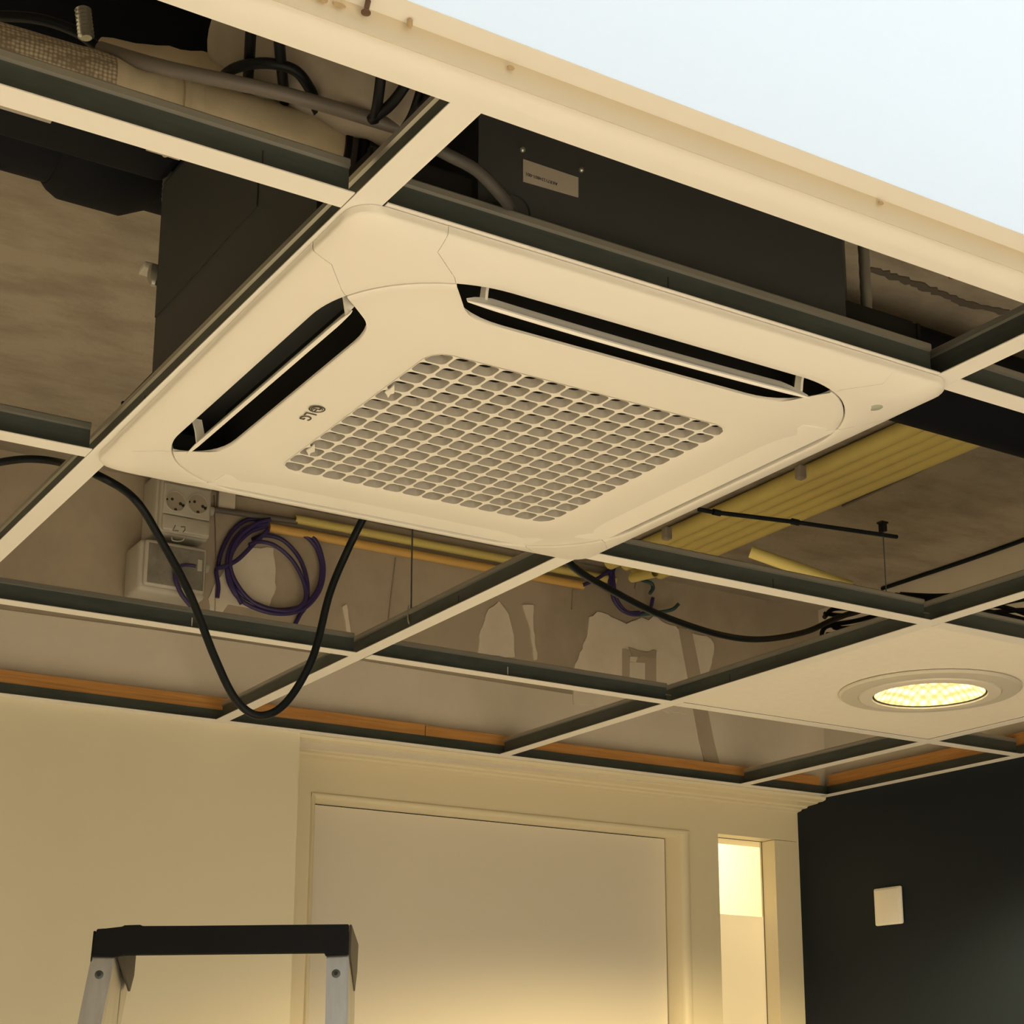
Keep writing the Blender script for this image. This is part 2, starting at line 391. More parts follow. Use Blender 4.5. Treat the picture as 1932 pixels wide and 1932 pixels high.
# old back box hollow
patch([(1172, 1225), (1236, 1232), (1236, 1296), (1172, 1290)], M['plaster'], 'box_outline', d=.0045)
patch([(1183, 1222), (1210, 1232), (1236, 1228), (1234, 1243), (1210, 1239), (1192, 1245)], M['plaster_dark'], 'box_outline', jit=.002, d=.006)
patch([(1185, 1250), (1214, 1252), (1214, 1296), (1185, 1294)], M['plaster_mid'], 'box_outline', d=.006)
patch([(1185, 1240), (1200, 1241), (1196, 1251), (1185, 1249)], M['plaster_light'], 'box_outline', d=.007)
for pts in ([(404, 935), (407, 1050), (404, 1170), (403, 1170), (406, 1050), (403, 935)], [(745, 1052), (747, 1052), (741, 1110), (733, 1170), (731, 1170), (738, 1110)],
            [(1079, 1115), (1082, 1115), (1079, 1150), (1077, 1150)], [(1198, 1100), (1202, 1112), (1200, 1122), (1196, 1110)]):
    patch(pts, M['plaster_dark'], 'crack', d=.005)

# ------------------------------------------------------------------ door surround, door, side light
dx0, dx1, dz = .8495, 1.7275, -.1015
sx0, sx1, sz = 1.834, 1.998, -.0895
fr = bpy.data.objects.new('trim_1', None); COL.objects.link(fr); fr.location = (0, 0, H); fr['kind'] = 'structure'
bm = BM(); YB = 2.0
box(bm, (.7635, YD, sz), (XR, YB, .0))
obj('head_panel', bm, M['frame'], fr)
for x0_, x1_, zt_ in ((.7635, dx0 - .012, sz), (dx1 + .024, sx0, sz), (sx1, XR, sz - .0012)):
    bm = BM(); box(bm, (x0_, YD, -H), (x1_, YB if x1_ < XR else 1.9305, zt_)); obj('stile', bm, M['frame'], fr)
# bevelled bead round the door opening
bm = BM()
def bead(bm, p0, p1, inw):                    # profile bead: face -> opening edge
    p0, p1, inw = Vector(p0), Vector(p1), Vector(inw)
    pr = [(0, 0), (0, -.002), (-.006, -.0045), (-.016, -.003), (-.024, .003), (-.025, .055), (0, .055)]
    prism(bm, [p0 + inw * (-a) + Y * b for a, b in pr], p1 - p0)
bead(bm, (dx0 - .012, YD, dz + .012), (dx1 + .024, YD, dz + .012), (0, 0, -.5))
obj('bead', bm, M['frame'], fr, ang=60)
bm = BM(); bead(bm, (dx1 + .024, YD, dz + .010), (dx1 + .024, YD, -H), (-1, 0, 0)); obj('bead', bm, M['frame'], fr, ang=60)
bm = BM(); bead(bm, (dx0 - .012, YD, dz + .010), (dx0 - .012, YD, -H), (.45, 0, 0)); obj('bead', bm, M['frame'], fr, ang=60)
# cornice above the surround
co_ = bpy.data.objects.new('cornice', None); COL.objects.link(co_); co_.location = (0, 0, H); co_['kind'] = 'structure'; co_.name = 'trim_2'
bm = BM(); pr = [(YA + .026, -.0002), (YA + .029, -.006), (YA + .040, -.0085), (YA + .052, -.0082), (YA + .056, -.0105), (YA + .088, -.0125), (YA + .092, -.0160), (YD - .018, -.0165), (YD - .014, -.020), (YD - .004, -.0215), (YD + .001, -.0235), (YD + .001, .0), (YA + .026, .0)]
prism(bm, [Vector((.7635, y, z)) for y, z in pr], (XR - .001 - .7635, 0, 0)); obj('moulding', bm, M['frame'], co_, ang=20)

# door leaf
dr = bpy.data.objects.new('door_1', None); COL.objects.link(dr); dr.location = (1.29, 1.95, 0); dr['kind'] = 'structure'
obj('door_leaf', box(BM(), (dx0 - .005, 1.9305, -H + .008), (dx1 - .0035, 1.97, dz - .0025)), M['door'], dr)
obj('door_stop', box(BM(), (dx0 - .012, 1.9715, -H + .003), (dx1 + .012, 1.999, sz + .002)), M['ink'], dr)
# narrow side light with clear upper and frosted lower pane
w2 = bpy.data.objects.new('window_2', None); COL.objects.link(w2); w2.location = (1.9, 1.925, 0); w2['kind'] = 'structure'
obj('window_pane', box(BM(), (sx0 - .006, 1.9245, -H + .05), (sx1 + .002, 1.9285, sz + .004)), M['glass'], w2)
obj('window_film', box(BM(), (sx0 - .006, 1.9238, -H + .05), (sx1 + .002, 1.9243, -.262)), M['film'], w2)
bm = BM(); box(bm, (sx1 - .0012, 1.922, -H + .05), (sx1 + .001, 1.9237, sz)); box(bm, (sx0, 1.922, sz - .0012), (sx1, 1.9237, sz + .001))
obj('window_gasket', bm, M['gasket'], w2)
obj('window_sill', box(BM(), (sx0 - .01, YD + .002, -H), (sx1 + .01, 1.999, -H + .05)), M['frame'], w2)
# lit corridor behind the side light
bm = BM(); box(bm, (.9, 2.60, -H), (3.3, 2.65, .3)); box(bm, (.85, 2.0, -H), (.9, 2.65, .3)); box(bm, (3.3, 2.0, -H), (3.35, 2.65, .3)); box(bm, (.85, 2.0, .3), (3.35, 2.65, .33)); box(bm, (XR + .12, 1.95, -H), (3.35, 2.0, .33)); box(bm, (.85, 1.9995, .0), (XR + .13, 2.004, .31))
struct('wall_corridor', bm, M['corridor'])

# ------------------------------------------------------------------ the grid bars
N = {}                                         # measured crossings (x, y) of the slightly skewed grid
for k, v in {'10': (.002, 0), '20': (.599, 0), '11': (-.004, .600), '21': (.601, .606), '31': (1.202, .604), '22': (.601, 1.200), '32': (1.200, 1.205), '42': (1.806, 1.204)}.items(): N[k] = Vector((*v, 0))
N['12'] = Vector((-.004, 1.2, 0)); N['00'] = Vector((-.6, .001, 0)); N['01'] = Vector((-.6, .600, 0)); N['30'] = Vector((1.2, 0, 0)); N['41'] = Vector((1.803, .604, 0)); N['52'] = Vector((XA + .004, 1.205, 0))
SLOT = M['ink']
def tee(name, P, Q, label, group, cut=(0, 0), marks=(), zo=0, hw=.012):
    P, Q = Vector(P), Vector(Q); d = (Q - P).normalized(); n = Vector((-d.y, d.x, 0))
    P = P + d * cut[0]; Q = Q - d * cut[1]; c = (P + Q) / 2; L = (Q - P).length
    t = thing(name, c, label, 'ceiling bar', group)
    bm = BM(); obox(bm, c + Z * (.0005 + zo), d, n, Z, L, 2 * hw, .001); obj('face_flange', bm, M['enamel'], t)
    bm = BM(); obox(bm, c + Z * (.0015 + zo), d, n, Z, L, 2 * hw - .0008, .0008); obox(bm, c + Z * .0145, d, n, Z, L, .0012, .0262)
    obj('web', bm, M['galv'], t)
    bm = BM(); pr = [(-.0006, .026), (-.003, .0275), (-.003, .0325), (-.0018, .034), (.0018, .034), (.003, .0325), (.003, .0275), (.0006, .026)]
    prism(bm, [P + n * a + Z * b for a, b in pr], Q - P); obj('bulb', bm, M['galv_bright'], t, ang=20)
    for m_, white in marks:
        bm = BM(); obox(bm, P + d * (L * m_) + Z * .0125, d, n, Z, .0012, .0020, .013); obj('slot', bm, M['enamel'] if white else SLOT, t)
    return t
G1, G2 = 'main runners of the ceiling grid', 'cross bars of the ceiling grid'
tee('ceiling_grid_bar', N['10'] + Vector((-.0005, -.150, 0)), Vector((-.012, YA, 0)), 'long white-faced runner passing the emblem side of the air unit up to the skylight edge', G1, marks=((.325, 0),))
tee('ceiling_grid_bar', N['20'] + Vector((0, -.150, 0)), Vector((.599, YA, 0)), 'long white-faced runner crossing under the bottom corner of the cassette, behind the hanging cable loop', G1, marks=((.55, 0),))
tee('ceiling_grid_bar', Vector((1.204, -.15, 0)), Vector((1.197, YA, 0)), 'long white-faced runner along the camera side edge of the downlight tile', G1, marks=((.63, 0),))
tee('ceiling_grid_bar', Vector((1.798, .3, 0)), Vector((1.810, YA, 0)), 'long white-faced runner touching the far corner of the downlight tile, nearest to the navy wall', G1)
def xbar(a, b, lab, marks=(), c0=.0125, c1=.0125): return tee('ceiling_cross_bar', N[a], N[b], lab, G2, (c0, c1), marks, zo=.0002)
xbar('00', '10', 'white-faced cross bar under the wrapped pipe, ending at the top corner of the air unit', ((.88, 0),), c1=.0145)
xbar('10', '20', 'white-faced cross bar in front of the dark casing with the sticker', ((.47, 0),))
xbar('20', '30', 'short visible cross bar leaving the pointed end of the air unit towards the frame edge')
xbar('01', '11', 'white-faced cross bar between the bare slab opening and the arched black cable')
xbar('11', '21', 'cross bar hidden behind the socket side edge of the air unit')
xbar('21', '31', 'white-faced cross bar between the yellow conduit bay and the sagging cable bay', ((.52, 0),))
xbar('31', '41', 'cross bar along the edge of the downlight tile beside the black cable tangle')
xbar('12', '22', 'white-faced cross bar under the two socket boxes', ((.55, 1),))
xbar('22', '32', 'white-faced cross bar under the filler patches on the plaster', ((.44, 1),))
xbar('32', '42', 'cross bar along the door side edge of the downlight tile')
xbar('42', '52', 'short cross bar meeting the navy wall', c1=.003)
# locking tabs at two crossings
for k, lab in (('31', 'steel locking tab of the crossing at the cable corner of the downlight tile'), ('32', 'steel locking tab of the crossing at the left corner of the downlight tile')):
    bm = BM(); c = N[k]
    obox(bm, c + Vector((-.010, -.0022, .0135)), X, Y, Z, .012, .0015, .0022); obox(bm, c + Vector((.0026, -.014, .0135)), X, Y, Z, .0016, .014, .0022)
    tag(obj('locking_tab', bm, M['galv_bright']), lab, 'clip', 'locking tabs')

# ------------------------------------------------------------------ cassette air conditioner
AC = Vector((.301, .3015, 0))
ac = thing('air_conditioner', AC, 'large square white four-way cassette air unit hung in the ceiling grid', 'air conditioner')
NA, NB, NC = 14, 9, 10                        # stations: recess flat, recess corner, rounded corner
def half(fn_a, fn_b, fn_c):
    h = [fn_a(i / NA) for i in range(NA)] + [fn_b(i / NB) for i in range(NB)] + [fn_c(i / NC) for i in range(NC + 1)]
    return h
TIP, FL = .198, .130
def squircle(a, r, tip=TIP, fl=FL):
    def y(x): return a if x <= a - r else a - r + math.sqrt(max(0, r * r - (x - (a - r)) ** 2))
    s = a / .272; t2 = tip * s; f2 = fl * s
    at_ = math.atan2(y(t2) - (a - r), t2 - (a - r)) if t2 > a - r else math.pi / 2
    def c(t):
        if t2 <= a - r:
            L1 = (a - r) - t2; L2 = r * math.pi / 4; s_ = t * (L1 + L2)
            if s_ < L1: return (t2 + s_, a)
            an = math.pi / 2 - (s_ - L1) / r; return (a - r + r * math.cos(an), a - r + r * math.sin(an))
        an = at_ + (math.pi / 4 - at_) * t; return (a - r + r * math.cos(an), a - r + r * math.sin(an))
    return half(lambda t: (f2 * t, y(f2 * t)), lambda t: (f2 + (t2 - f2) * t, y(f2 + (t2 - f2) * t)), c)
def rim(a, r):                                # seam stations at .225 on the rim
    def c(t):
        L1 = (a - r) - .232; L2 = r * math.pi / 4; s_ = t * (L1 + L2)
        if s_ < L1: return (.232 + s_, a)
        an = math.pi / 2 - (s_ - L1) / r; return (a - r + r * math.cos(an), a - r + r * math.sin(an))
    return half(lambda t: (.15 * t, a), lambda t: (.15 + .082 * t, a), c)
def plate(off=0.0007):
    a = .272 - off; r = .12 - off
    h = squircle(a, r, TIP * .272 / a * (a / .272))
    out = []
    for i, (x, y) in enumerate(h):
        if i < NA: out.append((FL * i / NA, .2225))
        elif i < NA + NB:
            t = (i - NA) / NB * math.pi / 2; out.append((FL + (TIP - FL) * math.sin(t), .262 - .0395 * math.cos(t)))
        else: out.append((x, y))
    return out
def loop(h):                                  # 4-fold loop, anticlockwise, of (x, y)
    n = len(h); side = [(-x, y) for x, y in h[::-1]][:-1] + h[:-1]      # from the -diag corner to just before +diag
    side = [(-x, y) for x, y in h[::-1]] + h[1:-1]
    out = []
    for k in range(4):
        c, s = (1, 0, -1, 0)[k], (0, 1, 0, -1)[k]
        out += [(c * x + s * y, -s * x + c * y) for x, y in side]
    return out
LN = len(loop(rim(.309, .02)))
PS = LN // 4
def sdist(x, y, a=.272, r=.12):               # distance inside the squircle
    qx, qy = abs(x) - (a - r), abs(y) - (a - r)
    return -(math.hypot(max(qx, 0), max(qy, 0)) + min(max(qx, qy), 0) - r)
def zc(x, y):
    t = max(0, min(1, sdist(x, y) / .100)); t = t * t * (3 - 2 * t); return -.0205 - .0085 * t
def rings(bm, loops, idx=None, closed=True):
    """loops: list of (loop2d, z or function). idx: station range to keep"""
    vs = []
    for lp, z in loops:
        vs.append([bm.verts.new((AC.x + x, AC.y + y, z(x, y) if callable(z) else z)) for x, y in lp])
    n = len(loops[0][0])
    rng = idx if idx is not None else range(n)
    for A, B in zip(vs, vs[1:]):
        for k in rng: bm.faces.new((A[k % n], A[(k + 1) % n], B[(k + 1) % n], B[k % n]))
    for v in [v for v in bm.verts if not v.link_faces]: bm.verts.remove(v)
    return bm
ringA = [(loop(rim(.3095, .024)), -.0003), (loop(rim(.3095, .024)), -.0060), (loop(rim(.3080, .0235)), -.0082), (loop(rim(.3020, .024)), -.0112), (loop(rim(.2930, .027)), -.0150),
         (loop(squircle(.2800, .124)), -.0188), (loop(squircle(.2750, .1215)), -.0198), (loop(squircle(.2728, .1205)), -.0194), (loop(squircle(.2722, .1203)), -.0180), (loop(squircle(.2722, .1203)), -.0110)]
# station PS//2 .. of every side: the corner of each side lies at index 0 of the side (diag) and at PS
cor = []
for k in range(4): cor.append([(k * PS + j) % LN for j in range(-NC, NC)])
allc = set(sum(cor, []))
fi = [i for i in range(LN) if i not in allc]
bm = BM(); rings(bm, ringA, fi); obj('panel_frame', bm, M['plastic'], ac, ang=40)
for k in range(4):
    bm = BM(); rings(bm, ringA, cor[k])
    for v in bm.verts:                        # hairline seam to the frame
        c = Vector((AC.x, AC.y)); d = Vector((v.co.x, v.co.y)) - c; cc = Vector((1 if d.x > 0 else -1, 1 if d.y > 0 else -1)) * .262
        e = (cc - d); 
        if e.length > 1e-6: v.co.x += e.x * .006; v.co.y += e.y * .006
    obj('corner_cover', bm, M['plastic'], ac, ang=40)
def lerp_loop(A, B, t): return [(a[0] + (b[0] - a[0]) * t, a[1] + (b[1] - a[1]) * t) for a, b in zip(A, B)]
pl = loop(plate()); pl_in = loop([(x * .9955, y * .9955) for x, y in plate()])
mid = loop(squircle(.212, .070)); op1 = loop(rim(.1665, .024)); op0 = loop(rim(.1625, .021))
def small(a, r):
    n = NA + NB; 
    def c(t):
        xs = a * .80; L1 = (a - r) - xs; L2 = r * math.pi / 4; s_ = t * (L1 + L2)
        if s_ < L1: return (xs + s_, a)
        an = math.pi / 2 - (s_ - L1) / r; return (a - r + r * math.cos(an), a - r + r * math.sin(an))
    h = [(a * .80 * i / n, a) for i in range(n)] + [c(i / NC) for i in range(NC + 1)]
    return loop(h)
op1, op0 = small(.1662, .0235), small(.1630, .0215)
lps = [(pl, lambda x, y: zc(x, y) + .0034), (pl, lambda x, y: zc(x, y) + .0010), (pl_in, zc)]
for t in (.1, .2, .3, .4, .5, .6, .7, .8, .9, 1): lps.append((lerp_loop(pl_in, mid, t), zc))
for t in (.125, .25, .375, .5, .625, .75, .875): lps.append((lerp_loop(mid, op1, t), zc))
lps += [(op1, -.0290), (op0, -.0284), (op0, -.0205)]
bm = BM(); rings(bm, lps); obj('front_panel', bm, M['plastic'], ac, ang=40)

# intake grille: 14 x 14 rounded openings in a deep lattice
NG = 14; GA = .1632; pit = 2 * GA / NG; rw = .0013; rr = .0052
def in_open(x, y): 
    a, r = .1630, .0215; qx, qy = abs(x) - (a - r), abs(y) - (a - r)
    return math.hypot(max(qx, 0), max(qy, 0)) + min(max(qx, qy), 0) <= r
bm = BM(); zf, zb, zg = -.0288, -.0204, -.0296
for i in range(NG):
    for j in range(NG):
        cx, cy = -GA + pit * (i + .5), -GA + pit * (j + .5)
        s = 16; a = pit / 2; b = a - rw
        corner = (i in (0, NG - 1)) and (j in (0, NG - 1))
        def rr_pt(A, r, t):                   # point on rounded square by angle index
            k, u = divmod(t, 4); k %= 4; an = (u / 3.0) * math.pi / 2
            x, y = (A - r) + r * math.cos(an), (A - r) + r * math.sin(an)
            c, s_ = (1, 0, -1, 0)[k], (0, 1, 0, -1)[k]; return (c * x - s_ * y, s_ * x + c * y)
        rad = [rr] * 4
        if corner:                            # the outer corner of a corner opening is large
            q = {(1, 1): 0, (0, 1): 1, (0, 0): 2, (1, 0): 3}[(int(i > 0), int(j > 0))]; rad[q] = .0185
        def pt(A, t, rad=rad):
            return rr_pt(A, rad[(t // 4) % 4] if A == b else min(rad[(t // 4) % 4], .0001) if rad[(t // 4) % 4] < .01 else .0190, t)
        O = [pt(a, t) for t in range(16)]; I = [pt(b, t) for t in range(16)]
        def V(p, z, k=1.0): return bm.verts.new((AC.x + cx + p[0] * k, AC.y + cy + p[1] * k, z))
        o1 = [V(p, zf) for p in O]; i0 = [V(p, zf + .0003) for p in I]; i1 = [V(p, zb, .94) for p in I]
        for t in range(16):
            u = (t + 1) % 16
            bm.faces.new((o1[t], o1[u], i0[u], i0[t])); bm.faces.new((i0[t], i0[u], i1[u], i1[t]))
bmesh.ops.remove_doubles(bm, verts=bm.verts[:], dist=.00005)
bmesh.ops.dissolve_degenerate(bm, dist=1e-6, edges=bm.edges[:])
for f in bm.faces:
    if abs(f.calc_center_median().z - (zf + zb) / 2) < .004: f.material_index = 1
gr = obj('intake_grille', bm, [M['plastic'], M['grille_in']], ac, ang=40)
# dark inside of the unit
bm = BM(); box(bm, (AC.x - .175, AC.y - .175, .022), (AC.x + .175, AC.y + .175, .026)); obj('air_filter', bm, M['foam'], ac)
bm = BM()
for sx, sy, lx, ly in ((0, 1, .290, .002), (0, -1, .290, .002), (1, 0, .002, .290), (-1, 0, .002, .290)):
    box(bm, (AC.x + sx * .286 - lx, AC.y + sy * .286 - ly, -.0105), (AC.x + sx * .286 + lx, AC.y + sy * .286 + ly, .06))
    lx2, ly2 = (.2 if lx > .1 else .002), (.2 if ly > .1 else .002)
    box(bm, (AC.x + sx * .205 - lx2, AC.y + sy * .205 - ly2, -.0155), (AC.x + sx * .205 + lx2, AC.y + sy * .205 + ly2, .06))
box(bm, (AC.x - .284, AC.y - .284, .061), (AC.x + .284, AC.y + .284, .064))
obj('air_duct', bm, M['foam'], ac)
def rot4(k, p):                               # local side frame (u along, v outward, z) -> world for side k
    u, v, z = p; c, s = (1, 0, -1, 0)[k], (0, 1, 0, -1)[k]
    return Vector((AC.x + c * u + s * v, AC.y - s * u + c * v, z))
for k in range(4):                            # vane of every air outlet
    bm = BM(); n = 40; prev = None
    for i in range(n + 1):
        u0_, u1_ = {2: (-.170, .1880), 3: (-.1945, .168)}.get(k, (-.1965, .1965)); u = u0_ + (u1_ - u0_) * i / n
        e = min(i, n - i) / n; tp = min(1, .30 + (e / .07) ** .7 * .70) if k in (2, 3) else 1
        prof = [(.2215, -.0225), (.2217, -.0237), (.2400, -.0226), (.2660, -.0192), (.2660, -.0175), (.2400, -.0208)] if k in (0, 1) else [(.2585, -.0318), (.2570, -.0330), (.2550, -.0328), (.2520, -.0285), (.2500, -.0245), (.2485, -.0195), (.2500, -.0192), (.2525, -.0235), (.2550, -.0280), (.2580, -.0300)]
        zt = -.0325 if k in (2, 3) else -.021; row = []
        for v, z in prof: row.append(bm.verts.new(rot4(k, (u, {2: .003 + .004 * (u / .18) ** 2, 3: .0015}.get(k, 0) + .2565 + (v - .2565) * tp, zt + (z - zt) * tp))))
        if prev:
            for a_ in range(len(prof)): bm.faces.new((prev[a_], prev[(a_ + 1) % len(prof)], row[(a_ + 1) % len(prof)], row[a_]))
        else: bm.faces.new(row)
        prev = row
    bm.faces.new(prev[::-1])
    vn = obj('air_vane', bm, M['plastic_edge'], ac, ang=30)
    for u in {2: (-.165, .168), 3: (-.186, .143)}.get(k, ()):                   # pivot arms
        bm = BM(); prism(bm, [rot4(k, q) for q in ((u - .0013, .2575, -.030), (u - .0013, .2500, -.020), (u - .0013, .2540, -.004), (u - .0013, .2640, -.004), (u - .0013, .2600, -.016))], rot4(k, (.0026, 0, 0)) - rot4(k, (0, 0, 0)))
        obj('vane_arm', bm, M['plastic_edge'], vn)
# grille release clips
for pts in ([(744, 727), (744, 742), (737, 744), (732, 751), (729, 744), (726, 741), (736, 735)], [(594, 839), (594, 852), (586, 855), (583, 861), (580, 854), (578, 851), (586, 846)]):
    bm = BM(); prism(bm, [at(x, y, 2, -.0305) for x, y in pts], (0, 0, .0014)); obj('release_clip', bm, M['plastic'], ac)
# sensor window in the corner cover
c = at(1650, 770, 2, -.0178)
bm = BM(); lathe(bm, (c.x, c.y, 0), [(0, -.0178), (.0065, -.0178), (.0078, -.0172), (.0078, -.014)], 24)
for v in bm.verts: v.co.z += -(math.hypot(v.co.x - c.x, v.co.y - c.y) * 0) 
obj('sensor_window', bm, mat('sensor_grey', (.42, .44, .38), .35), ac)
# emblem and letters printed on the front panel
c = at(598, 773, 2, -.0292); zl = zc(c.x - AC.x, c.y - AC.y) - .00095
bm = BM(); R0 = .0077
def arc(bm, cx, cy, r, a0, a1, w_, n=26):
    P = []
    for i in range(n + 1):
        a = math.radians(a0 + (a1 - a0) * i / n); P.append((a, r))
    o_, i_ = [bm.verts.new((cx + (r + w_ / 2) * math.cos(a), cy + (r + w_ / 2) * math.sin(a), zl)) for a, _ in P], [bm.verts.new((cx + (r - w_ / 2) * math.cos(a), cy + (r - w_ / 2) * math.sin(a), zl)) for a, _ in P]
    for k in range(n): bm.faces.new((o_[k], o_[k + 1], i_[k + 1], i_[k]))
# local axes of the print: right = +Y, up = +X
def LP(a, b): return (c.x + b, c.y + a)
arc(bm, c.x, c.y, R0 * .93, 0, 360, R0 * .17)
arc(bm, c.x, c.y, R0 * .66, 115, 360 + 0, R0 * .13)
def strip(bm, a, b, w_):
    a, b = Vector(LP(*a)), Vector(LP(*b)); d = (b - a).normalized() * w_ / 2; n_ = Vector((-d.y, d.x)); bm.faces.new([bm.verts.new((p.x, p.y, zl)) for p in (a + n_, a - n_, b - n_, b + n_)])
strip(bm, (-.0002, .0036), (-.0002, -.0030), .0011); strip(bm, (-.0002, -.0028), (.0026, -.0028), .0011); strip(bm, (.0018, .0003), (.0056, .0003), .0011)
p_ = LP(-.0030, .0022); arc(bm, p_[0], p_[1], .0005, 0, 360, .0010, 12)
for f in bm.faces: pass
ex = bmesh.ops.extrude_face_region(bm, geom=bm.faces[:]); bmesh.ops.translate(bm, verts=[v for v in ex['geom'] if isinstance(v, bmesh.types.BMVert)], vec=(0, 0, .0004))
obj('emblem', bm, M['logo'], ac)
bm = BM(); text_mesh(bm, 'LG', .0158, (c.x - .0052, c.y + .0108, zl + .0001), Y, X); obj('lettering', bm, M['logo'], ac)

# metal casing above the panel
bm = BM(); ch = .095; a = .2895; b0, b1 = .0365, .278
pts = [(-a + ch, -a), (a - ch, -a), (a, -a + ch), (a, a - ch), (a - ch, a), (-a + ch, a), (-a, a - ch), (-a, -a + ch)]
prism(bm, [Vector((AC.x + x, AC.y + y, b0)) for x, y in pts], (0, 0, b1 - b0 - .008)); 
prism(bm, [Vector((AC.x + x * .985, AC.y + y * .985, b1 - .0079)) for x, y in pts], (0, 0, .008)); 
cs = obj('casing', bm, M['casing'], ac)
bm = BM(); ii = .2845
box(bm, (AC.x - .285, AC.y - .285, .0002), (AC.x + .285, AC.y - .281, .0364)); box(bm, (AC.x - .285, AC.y + .281, .0002), (AC.x + .285, AC.y + .285, .0364))
box(bm, (AC.x - .285, AC.y - .281, .0002), (AC.x - .281, AC.y + .281, .0364)); box(bm, (AC.x + .281, AC.y - .281, .0002), (AC.x + .285, AC.y + .281, .0364))
obj('casing_skirt', bm, M['casing'], ac)
yf = AC.y - a
# sticker with its print, no code
L = [at(x, y, 1, yf - .0008) for x, y in ((987, 300), (1091, 335), (1091, 372), (987, 342))]
bm = BM(); prism(bm, [Vector((p.x, yf - .0010, p.z)) for p in L], (0, .0009, 0)); stk = obj('sticker', bm, M['label'], ac)
bm = BM(); rt = (L[0] - L[1]); rt.y = 0; rt.normalize(); up = Vector((rt.z, 0, -rt.x)) * 1
up = Vector((0, 0, -1)) - rt * Vector((0, 0, -1)).dot(rt); up.normalize()
st_ = at(1052, 345, 1, yf - .0012); text_mesh(bm, 'AKR71234801-001', .0040, (st_.x, yf - .0012, st_.z), rt, up, .0002); obj('sticker_print', bm, M['ink'], stk)
for px, py in ((985, 283), (1096, 321)):
    p = at(px, py, 1, yf); bm = BM(); tube(bm, [p + Y * .001, p - Y * .0015, p - Y * .0026], [.0026, .0024, .0012], 12); obj('screw', bm, M['galv_bright'], cs)
# lighter bracket plate on the side of the casing and the bolted suspension lug
bm = BM(); box(bm, (AC.x - a - .0015, .235, .117), (AC.x - a - .0002, .494, .262)); obj('side_plate', bm, mat('side_plate_grey', (.036, .039, .042), .7), ac)

# ------------------------------------------------------------------ gypsum tile with its downlight
a0, a1, a2, a3 = N['31'], N['41'], N['42'], N['32']
q_ = [a0 + Vector((.0035, .0035, 0)), a1 + Vector((-.0035, .0035, 0)), a2 + Vector((-.0035, -.0035, 0)), a3 + Vector((.0035, -.0035, 0))]
bm = BM(); prism(bm, [Vector((p.x, p.y, .0021)) for p in q_], (0, 0, .011)); tile = obj('ceiling_tile', bm, M['tile'])
# the round cut-out for the lamp
LC = Vector((1.5035, .9035, 0))
cb = BM(); lathe(cb, (LC.x, LC.y, 0), [(0, -.01), (.118, -.01), (.118, .03), (0, .03)], 64)
bmesh.ops.recalc_face_normals(cb, faces=cb.faces[:])
cme = bpy.data.meshes.new('cut'); 
for v in cb.verts: v.co.z += H
cb.to_mesh(cme); cb.free(); cut = bpy.data.objects.new('cut', cme); COL.objects.link(cut)
md = tile.modifiers.new('hole', 'BOOLEAN'); md.object = cut; md.operation = 'DIFFERENCE'; md.solver = 'EXACT'
dg = bpy.context.evaluated_depsgraph_get(); dg.update(); nm = bpy.data.meshes.new_from_object(tile.evaluated_get(dg))
tile.modifiers.clear(); tile.data = nm; bpy.data.objects.remove(cut)
tag(tile, 'white gypsum ceiling tile around the lit round downlight', 'ceiling tile')
dl = thing('downlight', (LC.x, LC.y, 0), 'round recessed downlight glowing in the white tile', 'lamp')
bm = BM(); lathe(bm, LC, [(.1185, .0185), (.1185, .0010), (.1475, .0010), (.1478, -.0010), (.1440, -.0040), (.1200, -.0065), (.1165, -.0060), (.1150, -.0040)], 72); obj('outer_ring', bm, M['lightring'], dl, ang=25)
bm = BM(); lathe(bm, LC, [(.1150, -.0040), (.1140, -.0078), (.1020, -.0090), (.0935, -.0085), (.0925, -.0060), (.0925, .0040)], 72); obj('inner_ring', bm, M['lightring2'], dl, ang=25)
bm = BM(); lathe(bm, LC, [(.0923, -.0062), (.0903, -.0060), (.0903, .0185)], 72); obj('reflector_rim', bm, M['ink'], dl)
bm = BM(); lathe(bm, LC, [(.0896, -.0046), (.0840, .0020), (.0600, .0200), (.0300, .0300), (0, .0330)], 72); obj('reflector', bm, M['led'], dl)
bm = BM(); lathe(bm, LC, [(.1185, .0185), (.1100, .06), (0, .065)], 48); obj('housing', bm, M['casing'], dl)

# ------------------------------------------------------------------ things above the grid
def cable(name, pts, r, m, label, cat='cable', group=None, n=8, seg=10, parent=None):
    bm = BM(); tube(bm, spline(pts, n), r, seg); o = obj(name, bm, m, parent, ang=60)
    if parent is None: tag(o, label, cat, group)
    return o
# black insulated pipe with couplings across the whole ceiling
PY_, PZ_, PR = .577, .3606, .070
pp = thing('insulated_pipe', (.6, PY_, PZ_ - PR), 'thick black insulated pipe under the slab, passing behind the air unit', 'pipe')
bm = BM(); tube(bm, [(-1.2, PY_, PZ_), (2.06, PY_, PZ_)], PR, 40); obj('pipe_run', bm, M['blackpipe'], pp)
for xa, xb, R_ in ((at(84, 372, 2, .29).x, at(246, 404, 2, .29).x, .083), (1.66, 1.86, .080)):
    bm = BM(); tube(bm, [(xa - .006, PY_, PZ_), (xa, PY_, PZ_), (xa + .012, PY_, PZ_), (xb - .012, PY_, PZ_), (xb, PY_, PZ_), (xb + .012, PY_, PZ_)], [PR + .001, R_ - .006, R_, R_, R_ - .006, PR + .001], 40); obj('coupling', bm, M['blackpipe'], pp)
# hanging clamps of that pipe
for x, lab in ((-.115, 'pale bracket above the black pipe, left of the dark casing'), (-.29, 'pale bracket above the black pipe at the frame edge')):
    pass
